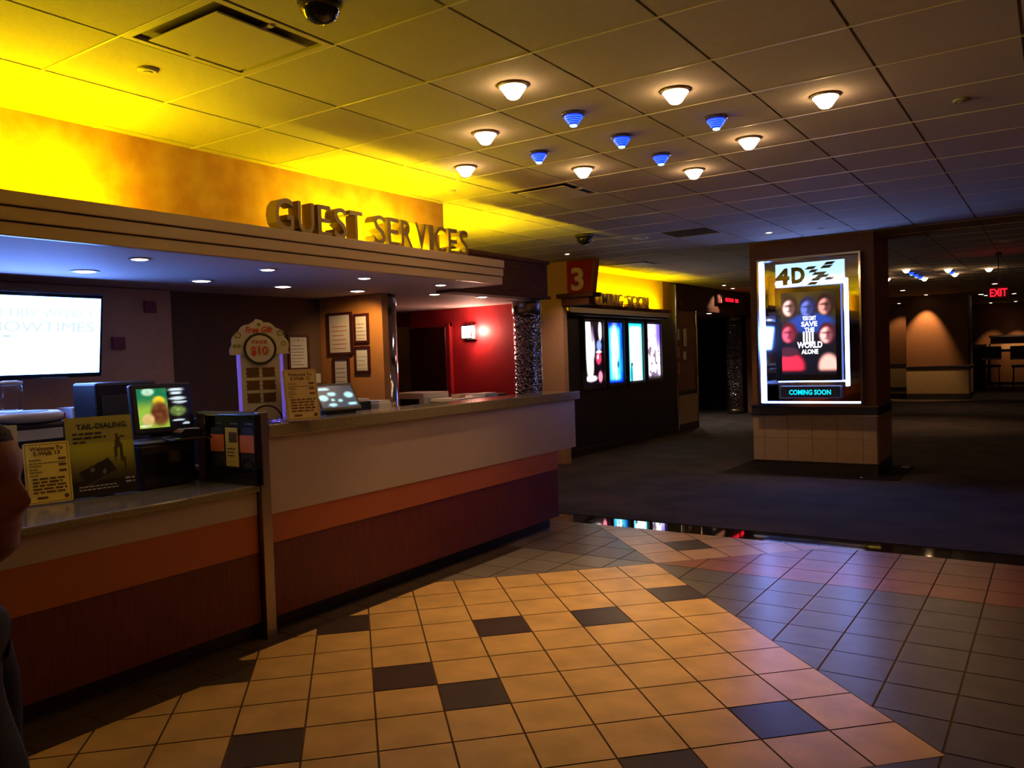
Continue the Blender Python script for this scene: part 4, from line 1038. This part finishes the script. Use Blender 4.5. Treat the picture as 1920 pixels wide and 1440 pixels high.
for s_ in (-1, 1):
    body.append([((-.09, 0, 1.17), .080), ((-.10, s_ * .15, 1.165), .048), ((-.09, s_ * .19, 1.00), .044), ((-.10, s_ * .205, .90), .038), ((-.075, s_ * .215, .72), .026), ((-.065, s_ * .215, .68), .024), ((-.06, s_ * .215, .63), .026)])
    body.append([((0, 0, .82), .115), ((0, s_ * .09, .74), .085), ((.01, s_ * .10, .44), .052), ((-.01, s_ * .10, .12), .036), ((-.01, s_ * .10, .06), .036), ((.10, s_ * .10, .03), .026)])
    for k, (dy, ln) in enumerate(((-.026, .9), (-.009, 1.0), (.009, .95), (.026, .78))):
        b0 = Vector((-.06, s_ * .215, .63)); kn = Vector((-.055 + dy, s_ * .215 , .585))
        body.append([(tuple(b0), .026), (tuple(kn), .0095), (tuple(kn + Vector((.006, -s_ * .006, -.034 * ln))), .0085), (tuple(kn + Vector((.002, -s_ * .016, -.060 * ln))), .007)])
    body.append([((-.065, s_ * .215, .68), .024), ((-.028, s_ * .20, .645), .011), ((-.015, s_ * .19, .615), .009), ((-.015, s_ * .182, .59), .008)])
me = skinned(body, None)
bm = bmesh.new(); bm.from_mesh(me); head_mesh(bm, .0, CZH)
me = bpy.data.meshes.new('body'); bm.to_mesh(me); bm.free(); me.materials.clear(); me.materials.append(M['skin'])
o = bpy.data.objects.new('body', me); COL.objects.link(o); o.parent = ps_
rmod = o.modifiers.new('r', 'REMESH'); rmod.mode = 'VOXEL'; rmod.voxel_size = .006; rmod.use_smooth_shade = True
sm_ = o.modifiers.new('sm', 'SMOOTH'); sm_.iterations = 3
def clothes(name, chains, m):
    me = skinned(chains, None); me.materials.clear(); me.materials.append(M[m])
    o = bpy.data.objects.new(name, me); COL.objects.link(o); o.parent = ps_
    return o
jk = [[((-.01, 0, .80), .135), ((-.05, 0, .96), .12), ((-.085, 0, 1.08), .12), ((-.09, 0, 1.165), .10), ((-.07, 0, 1.215), .07)]]
for s_ in (-1, 1): jk.append([((-.09, 0, 1.165), .10), ((-.10, s_ * .155, 1.16), .060), ((-.09, s_ * .195, 1.00), .056), ((-.10, s_ * .207, .90), .050), ((-.077, s_ * .215, .73), .038)])
clothes('jacket', jk, 'navy')
tr = [[((0, 0, .86), .125), ((0, 0, .80), .125)]]
for s_ in (-1, 1): tr.append([((0, 0, .80), .125), ((0, s_ * .09, .73), .098), ((.01, s_ * .10, .44), .066), ((-.01, s_ * .10, .10), .056)])
clothes('trousers', tr, 'trouser')
for s_ in (-1, 1): MB().box(-.07, .18, s_ * .10 - .045, s_ * .10 + .045, 0, .075, .03).build('shoe', 'leather', ps_)
hb = MB()
hprof = [(.10, -.02, .094), (.13, .0, .100), (.16, .03, .105), (.19, .085, .108), (.212, .082, .102), (.23, .058, .080), (.242, .02, .045)]
rings = []
for z, fr, bk in hprof:
    rings.append([hb.bm.verts.new((((fr if math.cos(a) > 0 else bk) * math.cos(a)) , (.082 if z < .2 else .078 - (z - .2) * 1.0) * math.sin(a), CZH + z)) for a in [2 * PI * k / 28 for k in range(28)]])
for i in range(len(rings) - 1):
    for k in range(28): hb.bm.faces.new((rings[i][k], rings[i][(k + 1) % 28], rings[i + 1][(k + 1) % 28], rings[i + 1][k])).smooth = True
hb.bm.faces.new(rings[0][::-1]); hb.bm.faces.new(rings[-1])
hb.build('hair', 'hair', ps_)
